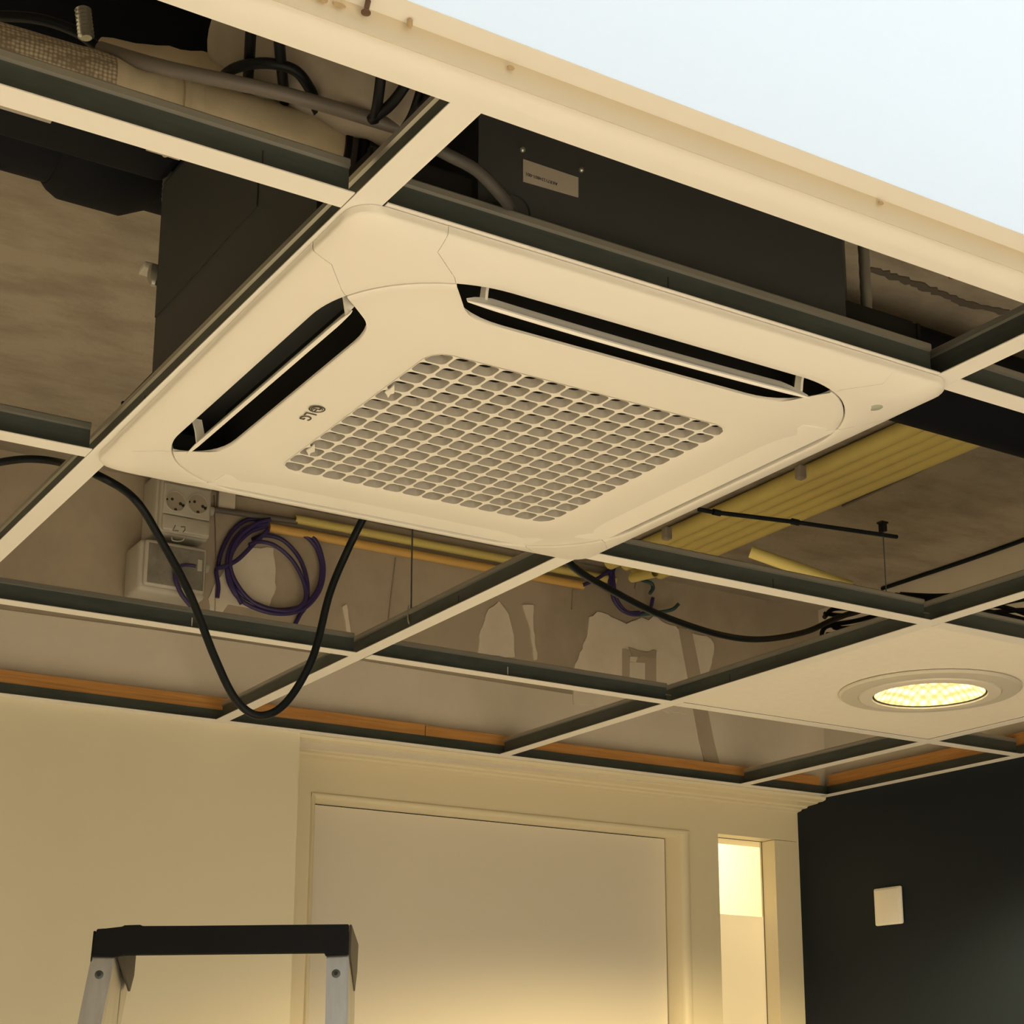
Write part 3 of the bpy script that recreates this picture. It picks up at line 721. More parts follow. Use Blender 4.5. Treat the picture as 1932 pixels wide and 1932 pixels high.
# wrapped pipe over the first cross bar
def zpt(px, py, z): return at(px, py, 2, z)
w0 = zpt(-120, 88, .083); w1 = zpt(628, 296, .083); dW = (w1 - w0)
wp = thing('wrapped_pipe', w0.lerp(w1, .5) - Z * .03, 'canvas wrapped pipe with a net sleeve, lying above the first cross bar', 'pipe')
def seg_(t0, t1, r0, r1, m, nm, wob=.0012, n=14):
    P = [w0.lerp(w1, t0 + (t1 - t0) * i / n) for i in range(n + 1)]; R_ = [r0 + (r1 - r0) * i / n + random.uniform(-wob, wob) for i in range(n + 1)]
    bm = BM(); tube(bm, P, R_, 30); return obj(nm, bm, m, wp, ang=60)
seg_(0, .405, .0285, .0285, M['net'], 'net_sleeve', .0004); seg_(.403, .575, .0275, .0310, M['wrap'], 'wrap_section'); seg_(.57, .585, .034, .0315, M['wrap'], 'wrap_section', 0)
seg_(.584, .625, .0285, .0285, M['wrap'], 'tape', .0003); seg_(.62, 1.0, .0275, .0300, M['wrap'], 'wrap_section', .0010)
seg_(.996, 1.012, .0325, .0325, M['black'], 'end_band', 0, 4)
# second, further wrapped pipe and the big canvas duct behind
a, b = zpt(190, 112, .17), zpt(440, 158, .15)
bm = BM(); P = [a.lerp(b, i / 12) for i in range(13)]; tube(bm, P, [.017 + .004 * i / 12 + random.uniform(-.001, .001) for i in range(13)], 24)
tag(obj('wrapped_pipe', bm, M['wrap'], ang=60), 'second canvas wrapped pipe behind the grey rigid tube, meeting the grey duct', 'pipe')
dc = thing('canvas_duct', zpt(640, 180, .2), 'fat grey canvas duct with black straps near the top corner of the air unit', 'duct')
bm = BM(); P = spline([zpt(492, 70, .19), zpt(540, 100, .165), zpt(615, 140, .135), zpt(700, 178, .115), zpt(790, 222, .10)], 8)
tube(bm, P, [.050 - .020 * i / (len(P) - 1) + .0015 * math.sin(i * .9) for i in range(len(P))], 36); obj('duct_skin', bm, M['fabric'], dc, ang=60)
bm = BM(); P = spline([zpt(628, 300, .095), zpt(690, 312, .100), zpt(760, 320, .11)], 8); tube(bm, P, [.031, .036] + [.040] * (len(P) - 2), 30); obj('duct_elbow', bm, M['fabric'], dc, ang=60)
def strap(px0, py0, px1, py1, z0, z1, w_=.006, bend=0):
    a, b = zpt(px0, py0, z0), zpt(px1, py1, z1); m_ = a.lerp(b, .5) + Vector((bend, 0, -.006))
    bm = BM(); tube(bm, spline([a, m_, b], 6), w_, 8); obj('strap', bm, M['black'], dc, ang=60)
for s_ in ((474, 50, 464, 212, .122, .132), (524, 50, 545, 236, .110, .113), (722, 120, 706, 226, .088, .070), (785, 130, 700, 226, .085, .070), (800, 155, 760, 250, .080, .064), (815, 150, 796, 205, .080, .064)): strap(*s_, w_=.0042)
strap(690, 236, 682, 310, .10, .07, .0046)
# rigid grey tube
cable('rigid_tube', [zpt(190, 92, .120), zpt(320, 130, .088), zpt(540, 178, .084), zpt(770, 246, .080)], .0056, M['greyconduit'], 'straight grey rigid tube crossing in front of the canvas duct', 'tube', n=4, seg=16)
# cables in the same opening
cable('black_cable', [zpt(-60, 30, .15), zpt(60, 34, .15), zpt(140, 58, .145), zpt(185, 90, .135), zpt(215, 108, .125)], .0042, M['cable'], 'black cable curving over the netted pipe at the top frame edge', group=None)
cable('black_cable', [zpt(398, 182, .135), zpt(408, 162, .128), zpt(440, 130, .115), zpt(500, 119, .106), zpt(555, 132, .104), zpt(583, 165, .100), zpt(596, 200, .099), zpt(594, 234, .103)], .0042, M['cable'], 'black cable bent in an arch over the grey rigid tube')
# dark duct block behind the netted pipe
q1, q2 = zpt(250, -20, .30), zpt(466, 60, .30)
bm = BM(); rbox(bm, (q1.x - .12, .335, .262), (q2.x + .01, .490, .42), .012); tag(obj('insulated_box', bm, M['blackpipe'], ang=60), 'black insulated box behind the netted pipe', 'insulation')
bm = BM(); rbox(bm, (-.30, .31, .10), (-.155, .36, .30), .010)
for v in bm.verts: v.co.y += (.0)
o = obj('insulated_elbow', bm, M['blackpipe'], ang=60); tag(o, 'dark insulated elbow beside the coiled metal fitting', 'insulation'); bpy.data.objects.remove(o)
# ribbed metal hose
c0, c1 = zpt(156, 16, .16), zpt(163, 72, .135); bm = BM(); n = 16
tube(bm, [c0.lerp(c1, i / n) for i in range(n + 1)], [.0042 + .0022 * (i % 2) for i in range(n + 1)], 18)
tag(obj('ribbed_hose', bm, M['galv_bright'], ang=12), 'small ribbed metal hose above the netted pipe', 'hose')
# suspension gear of the air unit
def rod(px, x, y, z0, z1, lab, r=.005):
    bm = BM(); n = 60; tube(bm, [(x, y, z0 + (z1 - z0) * i / n) for i in range(n + 1)], [r + .0005 * (i % 2) for i in range(n + 1)], 12); return tag(obj('threaded_rod', bm, M['galv_bright'], ang=60), lab, 'rod', 'threaded rods holding the air unit')
xr = at(1633, 540, 1, .035).x
rod(0, xr, .035, .05, ZS, 'threaded rod beside the far right edge of the dark casing')
pL = at(318, 310, 1, .535); rod(0, pL.x, .535, pL.z - .045, ZS, 'threaded rod at the left shoulder of the dark casing')
bm = BM(); box(bm, (xr - .012, .030, .040), (xr + .012, .040, .044)); box(bm, (.50, .030, .0365 + .02), (xr + .012, .060, .0365 + .023)); 
# suspension lug at the left of the casing
p = at(277, 506, 1, .525); bm = BM(); rbox(bm, (p.x - .006, .515, p.z - .005), (.045, .535, p.z + .003), .002); 
lug = obj('suspension_lug', bm, M['boxgrey'], ac); p = at(290, 522, 1, .512)
bm = BM(); tube(bm, [p + Vector((0, 0, -.010)), p + Vector((0, 0, -.004)), p + Vector((0, 0, .004)), p + Vector((0, 0, .012))], [.003, .0065, .0065, .0050], 6); obj('nut', bm, M['galv_bright'], lug)
# drain hose to the camera side of the casing
cable('drain_hose', [at(800, 268, 1, -.028), at(845, 292, 1, -.035), at(900, 322, 1, -.03), at(945, 368, 1, -.018), at(962, 392, 1, .004), at(966, 398, 1, .0115)], .0048, M['hose'], 'grey hose bending into the dark casing beside the sticker', 'hose', n=8, seg=16)
p = at(972, 398, 1, yf); bm = BM(); hollow(bm, (p.x, yf + .001, p.z), (p.x, yf - .0025, p.z), .0145, .0130, 28); obj('hose_entry', bm, M['casing'], ac)
# black plate on the cut corner of the casing, standing in for its shade
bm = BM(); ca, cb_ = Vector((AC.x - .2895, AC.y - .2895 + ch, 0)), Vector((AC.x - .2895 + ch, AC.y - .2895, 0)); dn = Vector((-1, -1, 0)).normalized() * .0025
prism(bm, [ca + Z * .042, cb_ + Z * .042, cb_ + Z * .262, ca + Z * .262], dn); obj('corner_shade_plate', bm, M['black'], ac)

# yellow conduits running along the slab towards the door wall
zc_ = ZS - .017; e0, e1 = at(1690, 802, 2, zc_).x, at(1832, 836, 2, zc_).x
xs = [1.398 + .0335 * i for i in range(5)]
e0 = at(1560, 905, 2, zc_); 
def xat(px, py): return at(px, py, 2, zc_).x
l0, l1 = (xat(1450, 895) + xat(1230, 1025)) / 2, (xat(1830, 836) + xat(1340, 1050)) / 2
for i in range(5):
    x = l1 - .016 - i * .0325
    bm = BM(); hollow(bm, (x, .60 + .0, zc_), (x, 1.715 - .012 * (i % 2), zc_), .0158, .0135, 20)
    tag(obj('yellow_conduit', bm, M['conduit']), ['yellow conduit at the outer edge of the flat bundle, next to the bare slab', 'second yellow conduit of the flat bundle from the bare slab', 'middle yellow conduit of the flat bundle on the slab', 'fourth yellow conduit of the flat bundle from the bare slab', 'yellow conduit of the flat bundle nearest to the air unit'][i], 'conduit', 'flat bundle of yellow conduits')
for px, py, lab in ((1510, 884, 'grey clip on the yellow bundle beside the right edge of the air unit'), (1258, 1000, 'grey clip on the yellow bundle beside the bottom corner of the air unit')):
    p = at(px, py, 2, zc_ - .02); bm = BM(); rbox(bm, (p.x - .008, p.y - .008, zc_ - .040), (p.x + .008, p.y + .008, zc_ - .0150), .003); tag(obj('conduit_clip', bm, M['fabric']), lab, 'clip', 'grey clips on the yellow bundle')
cable('grounding_wire', [at(1840, 838, 2, ZS - .006), at(1700, 905, 2, ZS - .006), at(1590, 955, 2, ZS - .006)], .0028, M['greyconduit'], 'thin dark wire along the outer edge of the yellow bundle', 'wire', n=3)
# conduits on the door wall
def wallrun(x0p, y0p, x1p, y1p, r, m, lab, yy, nm='yellow_conduit', cat='conduit', grp=None, open_=True):
    a, b = at(x0p, y0p, 1, yy), at(x1p, y1p, 1, yy); bm = BM(); hollow(bm, a, b, r, r * .84, 20); o = obj(nm, bm, m); return tag(o, lab, cat, grp)
wallrun(507, 995, 1100, 1105, .0088, M['conduit_or'], 'lower orange-yellow conduit on the plaster wall above the violet coil', YU - .012, grp='pair of conduits on the plaster wall')
wallrun(556, 979, 1160, 1095, .0088, M['conduit'], 'upper yellow conduit on the plaster wall, tucked behind the air unit edge', YU - .012, grp='pair of conduits on the plaster wall')
wallrun(395, 960, 560, 984, .0058, M['greyconduit'], 'short grey tube from the socket box into the upper yellow conduit', YU - .012, 'grey_tube', 'tube')
# single short conduit offcut
a, b = at(1416, 1041, 2, .115), at(1606, 1108, 2, .060)
bm = BM(); hollow(bm, a, b, .0088, .0072, 20); tag(obj('yellow_conduit', bm, M['conduit']), 'single short yellow conduit leaning on the cross bar beside the bundle', 'conduit')
a, b = at(1193, 1090, 1, 1.70), at(1236, 1080, 1, 1.62)
bm = BM(); hollow(bm, a, b, .0105, .009, 20); tag(obj('yellow_conduit', bm, M['conduit']), 'cut yellow conduit stub pointing out behind the bottom corner of the air unit', 'conduit')
# black rod with its drop wire
bm = BM(); P = [at(1318, 961, 1, .612), at(1345, 966, 1, .612), at(1500, 985, 1, .608), at(1692, 1013, 1, .606)]
tube(bm, P, .0030, 10); a = at(1500, 985, 1, .608)
for px, py, r in ((1352, 967, .0042), (1500, 985, .0044)):
    p = at(px, py, 1, .609); tube(bm, [p - X * .006, p + X * .006], r, 10)
rd = thing('black_rod', at(1500, 985, 1, .608), 'black ribbed rod lying level above the cross bar, over the yellow bundle', 'rod'); obj('rod_bar', bm, M['cable'], rd)
p = at(1665, 996, 1, .606); bm = BM(); rbox(bm, (p.x - .0035, .600, p.z - .006), (p.x + .0035, .611, p.z + .0075), .001); box(bm, (p.x - .006, .600, p.z + .006), (p.x + .006, .611, p.z + .0085)); obj('clamp', bm, M['black'], rd)
bm = BM(); tube(bm, [(p.x, .6055, .030), (p.x, .6055, p.z - .004)], .0009, 6); obj('drop_wire', bm, M['galv'], rd)
bm = BM(); tube(bm, [(p.x - .19, .606, .030), (p.x - .19, .606, p.z)], .0009, 6)
# hanger wire with a hook over the long runner
p = at(783, 1000, 0, .601); y_ = at(775, 1160, 0, .601).y
hw = thing('hanger_wire', (.601, y_, .03), 'thin hanger wire hooked over the runner beneath the air unit', 'wire')
bm = BM(); tube(bm, [(.601, y_ - .001, .030), (.601, y_, .10), (.601, y_, ZS)], .0013, 8); obj('wire', bm, M['galv'], hw)
bm = BM(); tube(bm, spline([(.597, y_, .040), (.5965, y_, .030), (.5970, y_, .018), (.5995, y_, .012)], 5), .0013, 8); obj('hook', bm, M['galv_bright'], hw)

# ---- sagging cables
cable('power_cable', [at(-80, 890, 2, .075), at(0, 872, 2, .075), at(60, 866, 2, .075), at(120, 874, 2, .065), at(185, 897, 1, .67), at(255, 943, 1, .69), at(310, 1030, 1, .70), at(360, 1125, 1, .70), at(405, 1240, 1, .70), at(445, 1320, 1, .70), at(490, 1350, 1, .70), at(540, 1325, 1, .70), at(590, 1240, 1, .70), at(622, 1120, 1, .70), at(655, 1040, 1, .69), at(690, 968, 1, .67), at(720, 905, 1, .65)], .0046, M['cable'], 'black power cable hanging in a deep loop below the grid', n=10, seg=14)
cable('power_cable', [at(1040, 1015, 1, .68), at(1080, 1068, 1, .70), at(1150, 1112, 1, .74), at(1250, 1162, 1, .80), at(1360, 1198, 1, .88), at(1440, 1206, 1, .95), at(1520, 1192, 1, 1.02), at(1575, 1168, 1, 1.05), at(1640, 1146, 1, 1.08), at(1720, 1128, 1, 1.1)], .0050, M['cable'], 'black power cable sagging from the bottom corner of the air unit to the tangle', n=8, seg=14)
def tangle(pts_list, lab, r=.0042, nm='cable_tangle'):
    bm = BM()
    for pts in pts_list: tube(bm, spline(pts, 7), r, 8)
    return tag(obj(nm, bm, M['cable'], ang=60), lab, 'cables', 'tangles of black cable')
A1 = lambda x, y, d=1.1: at(x, y, 1, d)
tangle([[A1(1555, 1165), A1(1570, 1150), A1(1600, 1148), A1(1630, 1152), A1(1680, 1146)], [A1(1700, 1160), A1(1640, 1178), A1(1580, 1196), A1(1556, 1202), A1(1551, 1193), A1(1565, 1180), A1(1620, 1170), A1(1690, 1150)],
        [A1(1560, 1197), A1(1590, 1196), A1(1588, 1186), A1(1567, 1180), A1(1553, 1186)], [A1(1572, 1178), A1(1580, 1185), A1(1640, 1180), A1(1720, 1162)], [A1(1556, 1158), A1(1600, 1160), A1(1660, 1140), A1(1700, 1135)]], 'tangle of black cables above the bar, at the end of the sagging cable')
tangle([[A1(1700, 1123, .95), A1(1760, 1126, .95), A1(1820, 1124, .95)], [A1(1690, 1124, .95), A1(1750, 1132, .95), A1(1810, 1130, .95)], [A1(1720, 1130, .95), A1(1760, 1138, .95), A1(1790, 1130, .95)]], 'flat bunch of black cables behind the crossing by the downlight tile', .0060)
tangle([[A1(1830, 1150, .9), A1(1880, 1156, .9), A1(1960, 1176, .9)], [A1(1845, 1148, .9), A1(1900, 1136, .9), A1(1960, 1126, .9)], [A1(1850, 1158, .9), A1(1910, 1152, .9), A1(1960, 1150, .9)], [A1(1860, 1166, .9), A1(1900, 1166, .9), A1(1960, 1184, .9)], [A1(1870, 1142, .9), A1(1905, 1148, .9), A1(1950, 1164, .9)]], 'tangle of black cables at the frame edge above the downlight tile')
cable('slab_cable', [at(1435, 1108, 2, ZS - .004), at(1600, 1068, 2, ZS - .004), at(1780, 1030, 2, ZS - .004), at(1926, 1019, 2, ZS - .004)] if False else [at(1436, 1108, 2, ZS - .004), at(1662, 1108, 2, ZS - .004), at(1932, 1020, 2, ZS - .004)], .001, M['cable'], 'x')
bpy.data.objects.remove(bpy.data.objects['slab_cable'])
cable('slab_cable', [at(1664, 1111, 2, ZS - .005), at(1745, 1084, 2, ZS - .005), at(1840, 1052, 2, ZS - .005), at(1932, 1019, 2, ZS - .005), at(1990, 998, 2, ZS - .005)], .0042, M['cable'], 'thin black cable fixed along the slab behind the drop wire', n=4)
# ---- violet data cables
Vp = lambda x, y, d=YU - .012: at(x, y, 1, d)
vc = thing('violet_cable_coil', Vp(520, 1150), 'coil of violet data cable hanging from the lower conduit on the plaster wall', 'cable')
for pts in ([(505, 992), (470, 1005), (442, 1035), (432, 1070), (440, 1105), (470, 1132), (520, 1150), (570, 1143), (598, 1115), (607, 1075), (600, 1040), (585, 1018), (572, 1010)],
            [(505, 988), (462, 998), (436, 1030), (428, 1070), (436, 1108), (462, 1138), (515, 1157), (566, 1152), (600, 1120), (611, 1078), (603, 1035), (588, 1010), (580, 1004)],
            [(470, 1028), (490, 1022), (520, 1030), (552, 1058), (573, 1098), (576, 1130), (560, 1148), (530, 1152), (480, 1138), (446, 1100), (434, 1060), (446, 1020), (480, 990), (510, 980)],
            [(476, 1018), (500, 1010), (535, 1020), (566, 1055), (580, 1100), (578, 1140), (566, 1160), (556, 1180)],
            [(506, 1000), (480, 1025), (450, 1055), (425, 1068), (409, 1072)], [(505, 985), (470, 980), (440, 1000), (420, 1035), (411, 1068), (408, 1080), (412, 1105), (410, 1128)],
            [(430, 1075), (440, 1108), (456, 1140)]):
    bm = BM(); d_ = random.uniform(.004, .022); tube(bm, spline([Vp(x, y, YU - d_) for x, y in pts], 7), .0042, 8); obj('cable_turn', bm, M['violet'], vc, ang=60)
vc2 = thing('violet_cable_bunch', Vp(1160, 1100), 'loose violet cables dropping behind the bottom corner of the air unit', 'cable')
for pts, mm in (([(1100, 1104), (1130, 1090), (1155, 1072), (1165, 1062)], 'violet'), ([(1152, 1072), (1153, 1100), (1158, 1130), (1175, 1152), (1200, 1160), (1225, 1150), (1232, 1128)], 'violet'), ([(1156, 1072), (1158, 1100), (1164, 1132), (1182, 1154), (1206, 1156)], 'violet'),
                ([(1206, 1160), (1240, 1156), (1268, 1150), (1280, 1140)], 'petrol'), ([(1160, 1070), (1150, 1095), (1154, 1120)], 'violet'), ([(1210, 1094), (1228, 1100), (1232, 1110), (1226, 1120)], 'petrol')):
    bm = BM(); tube(bm, spline([Vp(x, y, YU - .02) for x, y in pts], 7), .0042, 8); obj('cable_strand', bm, M[mm], vc2, ang=60)

# ---- socket box and junction box on the plaster wall
yf_ = 1.712
def SP(px, py, y=yf_): return at(px, py, 1, y)
sb = thing('socket_box', (SP(350, 1018).x, 1.76, SP(350, 1018).z), 'grey surface socket box with two round sockets and handwritten characters', 'socket')
x0, x1, z0, z1 = SP(300, 960).x, SP(400, 960).x, SP(345, 1008).z, SP(350, 905).z + .012
bm = BM(); rbox(bm, (x0 - .002, yf_ + .012, z0 - .002), (x1 + .0, YU, z1), .006); obj('back_box', bm, M['boxgrey'], sb)
bm = BM(); rbox(bm, (x0 + .002, yf_ - .001, z0), (x1 - .001, yf_ + .014, z1 - .002), .006); obj('cover', bm, M['boxgrey'], sb)
xa, xb, za, zb_ = SP(305, 940).x, SP(396, 940).x, SP(350, 975).z, SP(350, 928).z
bm = BM(); rbox(bm, (xa + .002, yf_ - .006, za - .002), (xb, yf_ + .002, zb_ + .010), .003); obj('socket_insert', bm, M['boxgrey'], sb)
for px, py in ((331, 946), (373, 951)):
    c = SP(px, py, yf_ - .006); s1 = BM()
    hollow(s1, (c.x, yf_ - .0085, c.z), (c.x, yf_ - .0055, c.z), .0195, .0180, 32); sk_ = obj('socket', s1, M['boxgrey'], sb)
    bm = BM(); tube(bm, [(c.x, yf_ - .0064, c.z), (c.x, yf_ - .0058, c.z)], .0180, 32); obj('socket_well', bm, mat('socket_well_grey', (.36, .32, .26), .5), sk_)
    for ox, oz, r in ((-.0065, .003, .0026), (.0095, -.003, .0030), (.001, -.0155, .0028), (.0145, -.0055, .0030), (-.016, .001, .0020)):
        bm = BM(); tube(bm, [(c.x + ox, yf_ - .0072, c.z + oz), (c.x + ox, yf_ - .0060, c.z + oz)], r, 12); obj('contact_hole', bm, M['ink'], sk_)
lid_z = SP(350, 1000).z
bm = BM(); rbox(bm, (xa + .002, yf_ - .0075, z0 + .001), (xb + .001, yf_ + .002, SP(350, 978).z), .004); lid = obj('hinged_lid', bm, M['boxgrey'], sb)
def pen(bm, pts, y, r=.0007): tube(bm, [SP(px, py, y) for px, py in pts], r, 6)
bm = BM()
for pts in ([(331, 991), (326, 1001), (337, 1002)], [(341, 994), (349, 994), (349, 1000), (345, 1004)]): pen(bm, pts, yf_ - .0078)
obj('handwriting', bm, M['ink'], sb)
bm = BM(); tube(bm, spline([SP(324, 1014), SP(325, 1019), SP(332, 1021), SP(340, 1021), SP(346, 1019), SP(347, 1015)], 4), .0012, 8); obj('lid_latch', bm, M['boxgrey'], sb)
p = SP(406, 966, 1.765); bm = BM(); tube(bm, [(x1 - .002, 1.765, p.z), (x1 + .022, 1.765, p.z)], .009, 16); obj('cable_gland', bm, M['boxgrey'], sb)
jb = thing('junction_box', (SP(325, 1120).x, 1.76, SP(325, 1120).z), 'grey junction box with a see-through lid below the socket box', 'junction box')
x0, x1, z0, z1 = SP(268, 1075).x, SP(392, 1075).x, SP(325, 1114).z, SP(325, 1023).z
bm = BM(); rbox(bm, (x0 - .004, yf_ + .006, z0 - .007), (x1 + .001, YU, z1 + .001), .009); obj('box_body', bm, M['boxgrey'], jb)
bm = BM(); rbox(bm, (x0 + .003, yf_ - .002, z0 + .002), (x1 - .003, yf_ + .008, z1 - .001), .006); ld = obj('lid', bm, M['boxgrey'], jb)
bm = BM(); rbox(bm, (x0 + .009, yf_ - .0026, z0 + .007), (x1 - .008, yf_, z1 - .008), .0012); obj('lid_window', bm, M['window_film'], ld)
bm = BM(); tube(bm, spline([SP(332, 1070, yf_ - .0035), SP(350, 1066, yf_ - .0035), SP(369, 1068, yf_ - .0035)], 4), .0030, 8); obj('cable_inside', bm, M['violet'], jb)
bm = BM(); rbox(bm, (SP(371, 1070).x, yf_ - .0050, SP(371, 1078).z), (SP(380, 1070).x, yf_ - .002, SP(371, 1056).z), .001); obj('terminal', bm, M['boxgrey'], jb)
p = SP(400, 1072, 1.76); bm = BM(); tube(bm, [(x1 - .002, 1.765, p.z), (x1 + .010, 1.765, p.z), (x1 + .020, 1.765, p.z)], [.010, .011, .009], 18); obj('cable_gland', bm, M['boxgrey'], jb)
cable('violet_cable', [SP(333, 1068, yf_ - .005), SP(331, 1090, yf_ - .01), SP(342, 1120, yf_ - .01), SP(362, 1146, yf_ - .01), SP(380, 1170, yf_ - .01)], .0042, M['violet'], 'violet cable leaving the front of the junction box downwards')
bm = BM(); p = at(412, 945, 1, YU); rbox(bm, (p.x - .004, YU - .012, p.z - .02), (p.x + .030, YU + .001, p.z + .035), .002); tag(obj('mounting_plate', bm, M['plaster_light']), 'pale rectangular plate on the plaster beside the socket box', 'plate')

# ------------------------------------------------------------------ switch on the navy wall
P4 = [at(*q, 0, XR - .009) for q in ((1645, 1678), (1698, 1671), (1702, 1742), (1650, 1746))]
yc = sum(p.y for p in P4) / 4; zc2 = sum(p.z for p in P4) / 4
sw = thing('wall_switch', (XR, yc, zc2 - .04), 'square white switch on the navy wall', 'switch')
bm = BM(); rbox(bm, (XR - .0085, yc - .040, zc2 - .040), (XR, yc + .040, zc2 + .040), .0038, 4); obj('switch_plate', bm, M['white_switch'], sw)
bm = BM(); rbox(bm, (XR - .0105, yc - .034, zc2 - .036), (XR - .0075, yc + .034, zc2 + .036), .0016, 3); obj('rocker', bm, M['white_switch'], sw)

# ------------------------------------------------------------------ step ladder
hd = Vector((.521, .8535, 0)); rt_ = Vector((.8535, -.521, 0)); D0 = 1.9
LB = CP + ray(430, 1805) * D0; a_ = math.radians(9); nrm = (hd * math.cos(a_) - Z * math.sin(a_)).normalized()
def lp(px, py, off=0): d = ray(px, py); o = LB + nrm * off; return CP + d * ((o - CP).dot(nrm) / d.dot(nrm))
dnl = (Z * -1 - nrm * (Z * -1).dot(nrm)).normalized()          # down the front plane
ldr = thing('step_ladder', (LB.x, LB.y, -H), 'aluminium step ladder with a black plastic top rail', 'ladder')
DP = .092
def stile(p_tl, p_tr, p_bl, p_br, nm='front_leg', parent=ldr):
    tl, tr, bl, br = [lp(*q) for q in (p_tl, p_tr, p_bl, p_br)]
    k = (tl.z + H) / (tl.z - bl.z); bl2 = tl + (bl - tl) * k; k = (tr.z + H) / (tr.z - br.z); br2 = tr + (br - tr) * k
    w0_ = (tr - tl); br2 = bl2 + w0_ * 1.02; br2.z = bl2.z
    bm = BM(); q = [tl + dnl * -.02, tr + dnl * -.02, br2, bl2]; back = [v + nrm * DP for v in q[:2]] + [v + hd * DP for v in q[2:]]
    V_ = [bm.verts.new(v) for v in q + back]
    for f in ((0, 3, 2, 1), (4, 5, 6, 7), (0, 4, 7, 3), (1, 2, 6, 5), (0, 1, 5, 4), (3, 7, 6, 2)): bm.faces.new([V_[i] for i in f])
    bmesh.ops.bevel(bm, geom=bm.edges[:], offset=.0015, segments=2, affect='EDGES')
    for v in bm.verts: v.co.z = max(v.co.z, -H + .0005)
    return obj(nm, bm, M['alu'], parent), tl, tr, bl2, br2
s1_, l_tl, l_tr, l_b, l_b2 = stile((175, 1805), (219, 1805), (146, 1945), (194, 1945))
s2_, r_tl, r_tr, r_b, r_b2 = stile((615, 1805), (657, 1805), (612, 1945), (655, 1945))
for st, px, py in ((s1_, 187, 1839), (s2_, 634, 1837)):
    p = lp(px, py); bm = BM(); tube(bm, [p + nrm * .002, p - nrm * .0006, p - nrm * .0012], [.0052, .0050, .0040], 20); sc_ = obj('rivet', bm, M['galv'], st)
    bm = BM(); tube(bm, [p - nrm * .0011, p - nrm * .0016], .0024, 12); obj('rivet_core', bm, M['ink'], sc_)
tr_ = thing  # top rail
def rail_poly(pts, dep, nm, off=0.0, m='black', par=ldr):
    P = [lp(x, y) + nrm * off for x, y in pts]; bm = BM(); prism(bm, P, nrm * dep); bmesh.ops.bevel(bm, geom=bm.edges[:], offset=.0008, segments=2, affect='EDGES'); return obj(nm, bm, M[m], par)
rail = rail_poly([(185, 1755), (233, 1752), (235, 1748), (268, 1747), (272, 1751), (659, 1746), (657, 1804), (615, 1806), (613, 1798), (238, 1802), (222, 1808), (174, 1807), (180, 1772)], .006, 'top_rail', -.0065)
def cheek(px, zb_lo, side, m='black'):
    p = lp(*px) ; q = [p, p + nrm * DP, p + nrm * (DP + .006) - Z * (-.0), p + nrm * (DP + .004) + dnl * .034, p + nrm * DP * .82 + dnl * .062, p + dnl * .036]
    bm = BM(); prism(bm, q, rt_ * side); bmesh.ops.bevel(bm, geom=bm.edges[:], offset=.0008, segments=1, affect='EDGES'); return obj('rail_cheek', bm, M[m], ldr)
M['brownplastic'] = mat('lit_black_plastic', (.055, .047, .036), .5)  # the black plastic again, light on the cheek sides put into its colour
cheek((659, 1744), 0, .003, 'brownplastic'); cheek((181, 1756), 0, -.003, 'black')
p = lp(222, 1765); q = [p + nrm * .004, p + nrm * DP, p + nrm * DP + dnl * .026, p + nrm * DP * .85 + dnl * .048, p + nrm * .004 + dnl * .022]
bm = BM(); prism(bm, q, rt_ * .0028); obj('rail_cheek', bm, M['brownplastic'], ldr)
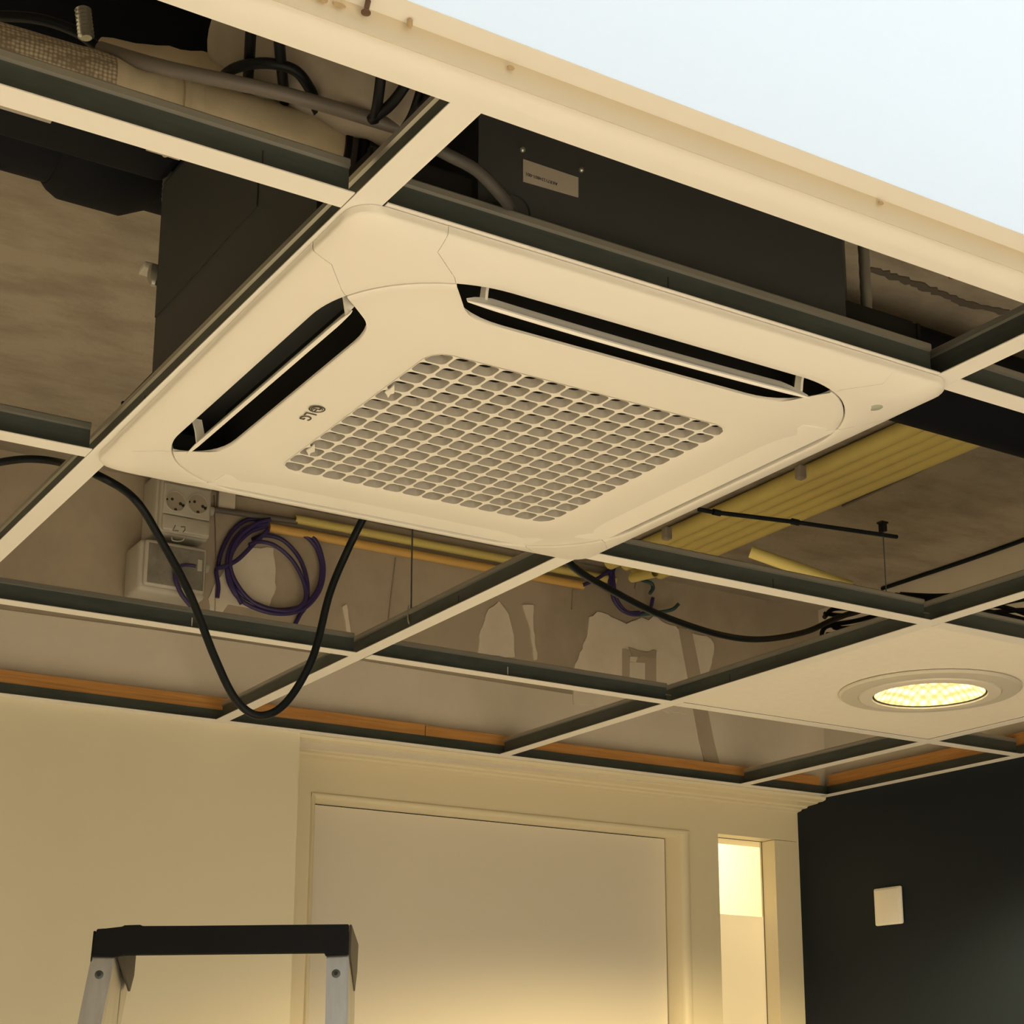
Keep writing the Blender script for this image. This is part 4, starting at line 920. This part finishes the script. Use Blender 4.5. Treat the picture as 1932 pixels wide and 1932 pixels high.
# top tray between the cheeks, treads and rear frame down to the floor
a1_, b1_ = lp(186, 1757) + nrm * .0, lp(657, 1748); bm = BM(); V_ = [a1_, b1_, b1_ + nrm * DP, a1_ + nrm * DP]; prism(bm, [v + dnl * .003 for v in V_], dnl * .004); obj('top_tray', bm, M['black'], ldr)
for k in range(1, 8):
    t = k / 8; A_, B_ = l_tr.lerp(l_b2, t), r_tl.lerp(r_b, t); bm = BM(); V_ = [A_, B_, B_ + hd * .085, A_ + hd * .085]; prism(bm, V_, -Z * .022); obj('tread', bm, M['alu'], ldr)
for tl_, tr_2, bt in ((l_tl, l_tr, l_b), (r_tl, r_tr, r_b)):
    a_1 = tl_.lerp(tr_2, .5) + nrm * .055 + dnl * .02; b_1 = Vector((bt.x, bt.y, -H)) + (tr_2 - tl_) * .5 + hd * .85; bm = BM(); tube(bm, [a_1, b_1], .010, 10)
    for v in bm.verts: v.co.z = max(v.co.z, -H + .0003)
    obj('rear_leg', bm, M['alu'], ldr)
# pale strips beyond the first cross bar
for q0, q1, lab in (((-60, 188), (97, 226), 'pale strip lying beyond the first cross bar at the frame edge'), ((272, 284), (336, 302), 'pale strip beyond the first cross bar beside the threaded rod')):
    a, b = at(q0[0], q0[1], 2, .046), at(q1[0], q1[1], 2, .046); bm = BM(); box(bm, (a.x, a.y - .030, .044), (b.x, a.y - .004, .048)); tag(obj('packing_strip', bm, M['fabric']), lab, 'strip')
# rough joint and red mark on the slab (parts of it)
slab = [o for o in bpy.data.objects if o.name.startswith('ceiling') and o.get('kind') == 'structure' and o.data][0]
def slab_patch(pts, m, nm, w_):
    P = spline([at(x, y, 2, ZS - .002) for x, y in pts], 8); bm = BM(); up_, lo_ = [], []
    for i, p in enumerate(P):
        t = (P[min(i + 1, len(P) - 1)] - P[max(i - 1, 0)]).normalized(); n = Vector((-t.y, t.x, 0)); k = w_ * random.uniform(.4, 1.2)
        up_.append(p + n * k + t * random.uniform(-.004, .004)); lo_.append(p - n * w_ * random.uniform(.3, 1.1))
    prism(bm, up_ + lo_[::-1], (0, 0, .0025)); return obj(nm, bm, m, slab)
slab_patch([(1640, 508), (1700, 527), (1760, 548), (1820, 572), (1900, 590)], mat('rough_joint_dark', (.10, .085, .068), .9), 'rough_joint', .009)
slab_patch([(1790, 526), (1806, 522)], M['red'], 'red_mark', .004)
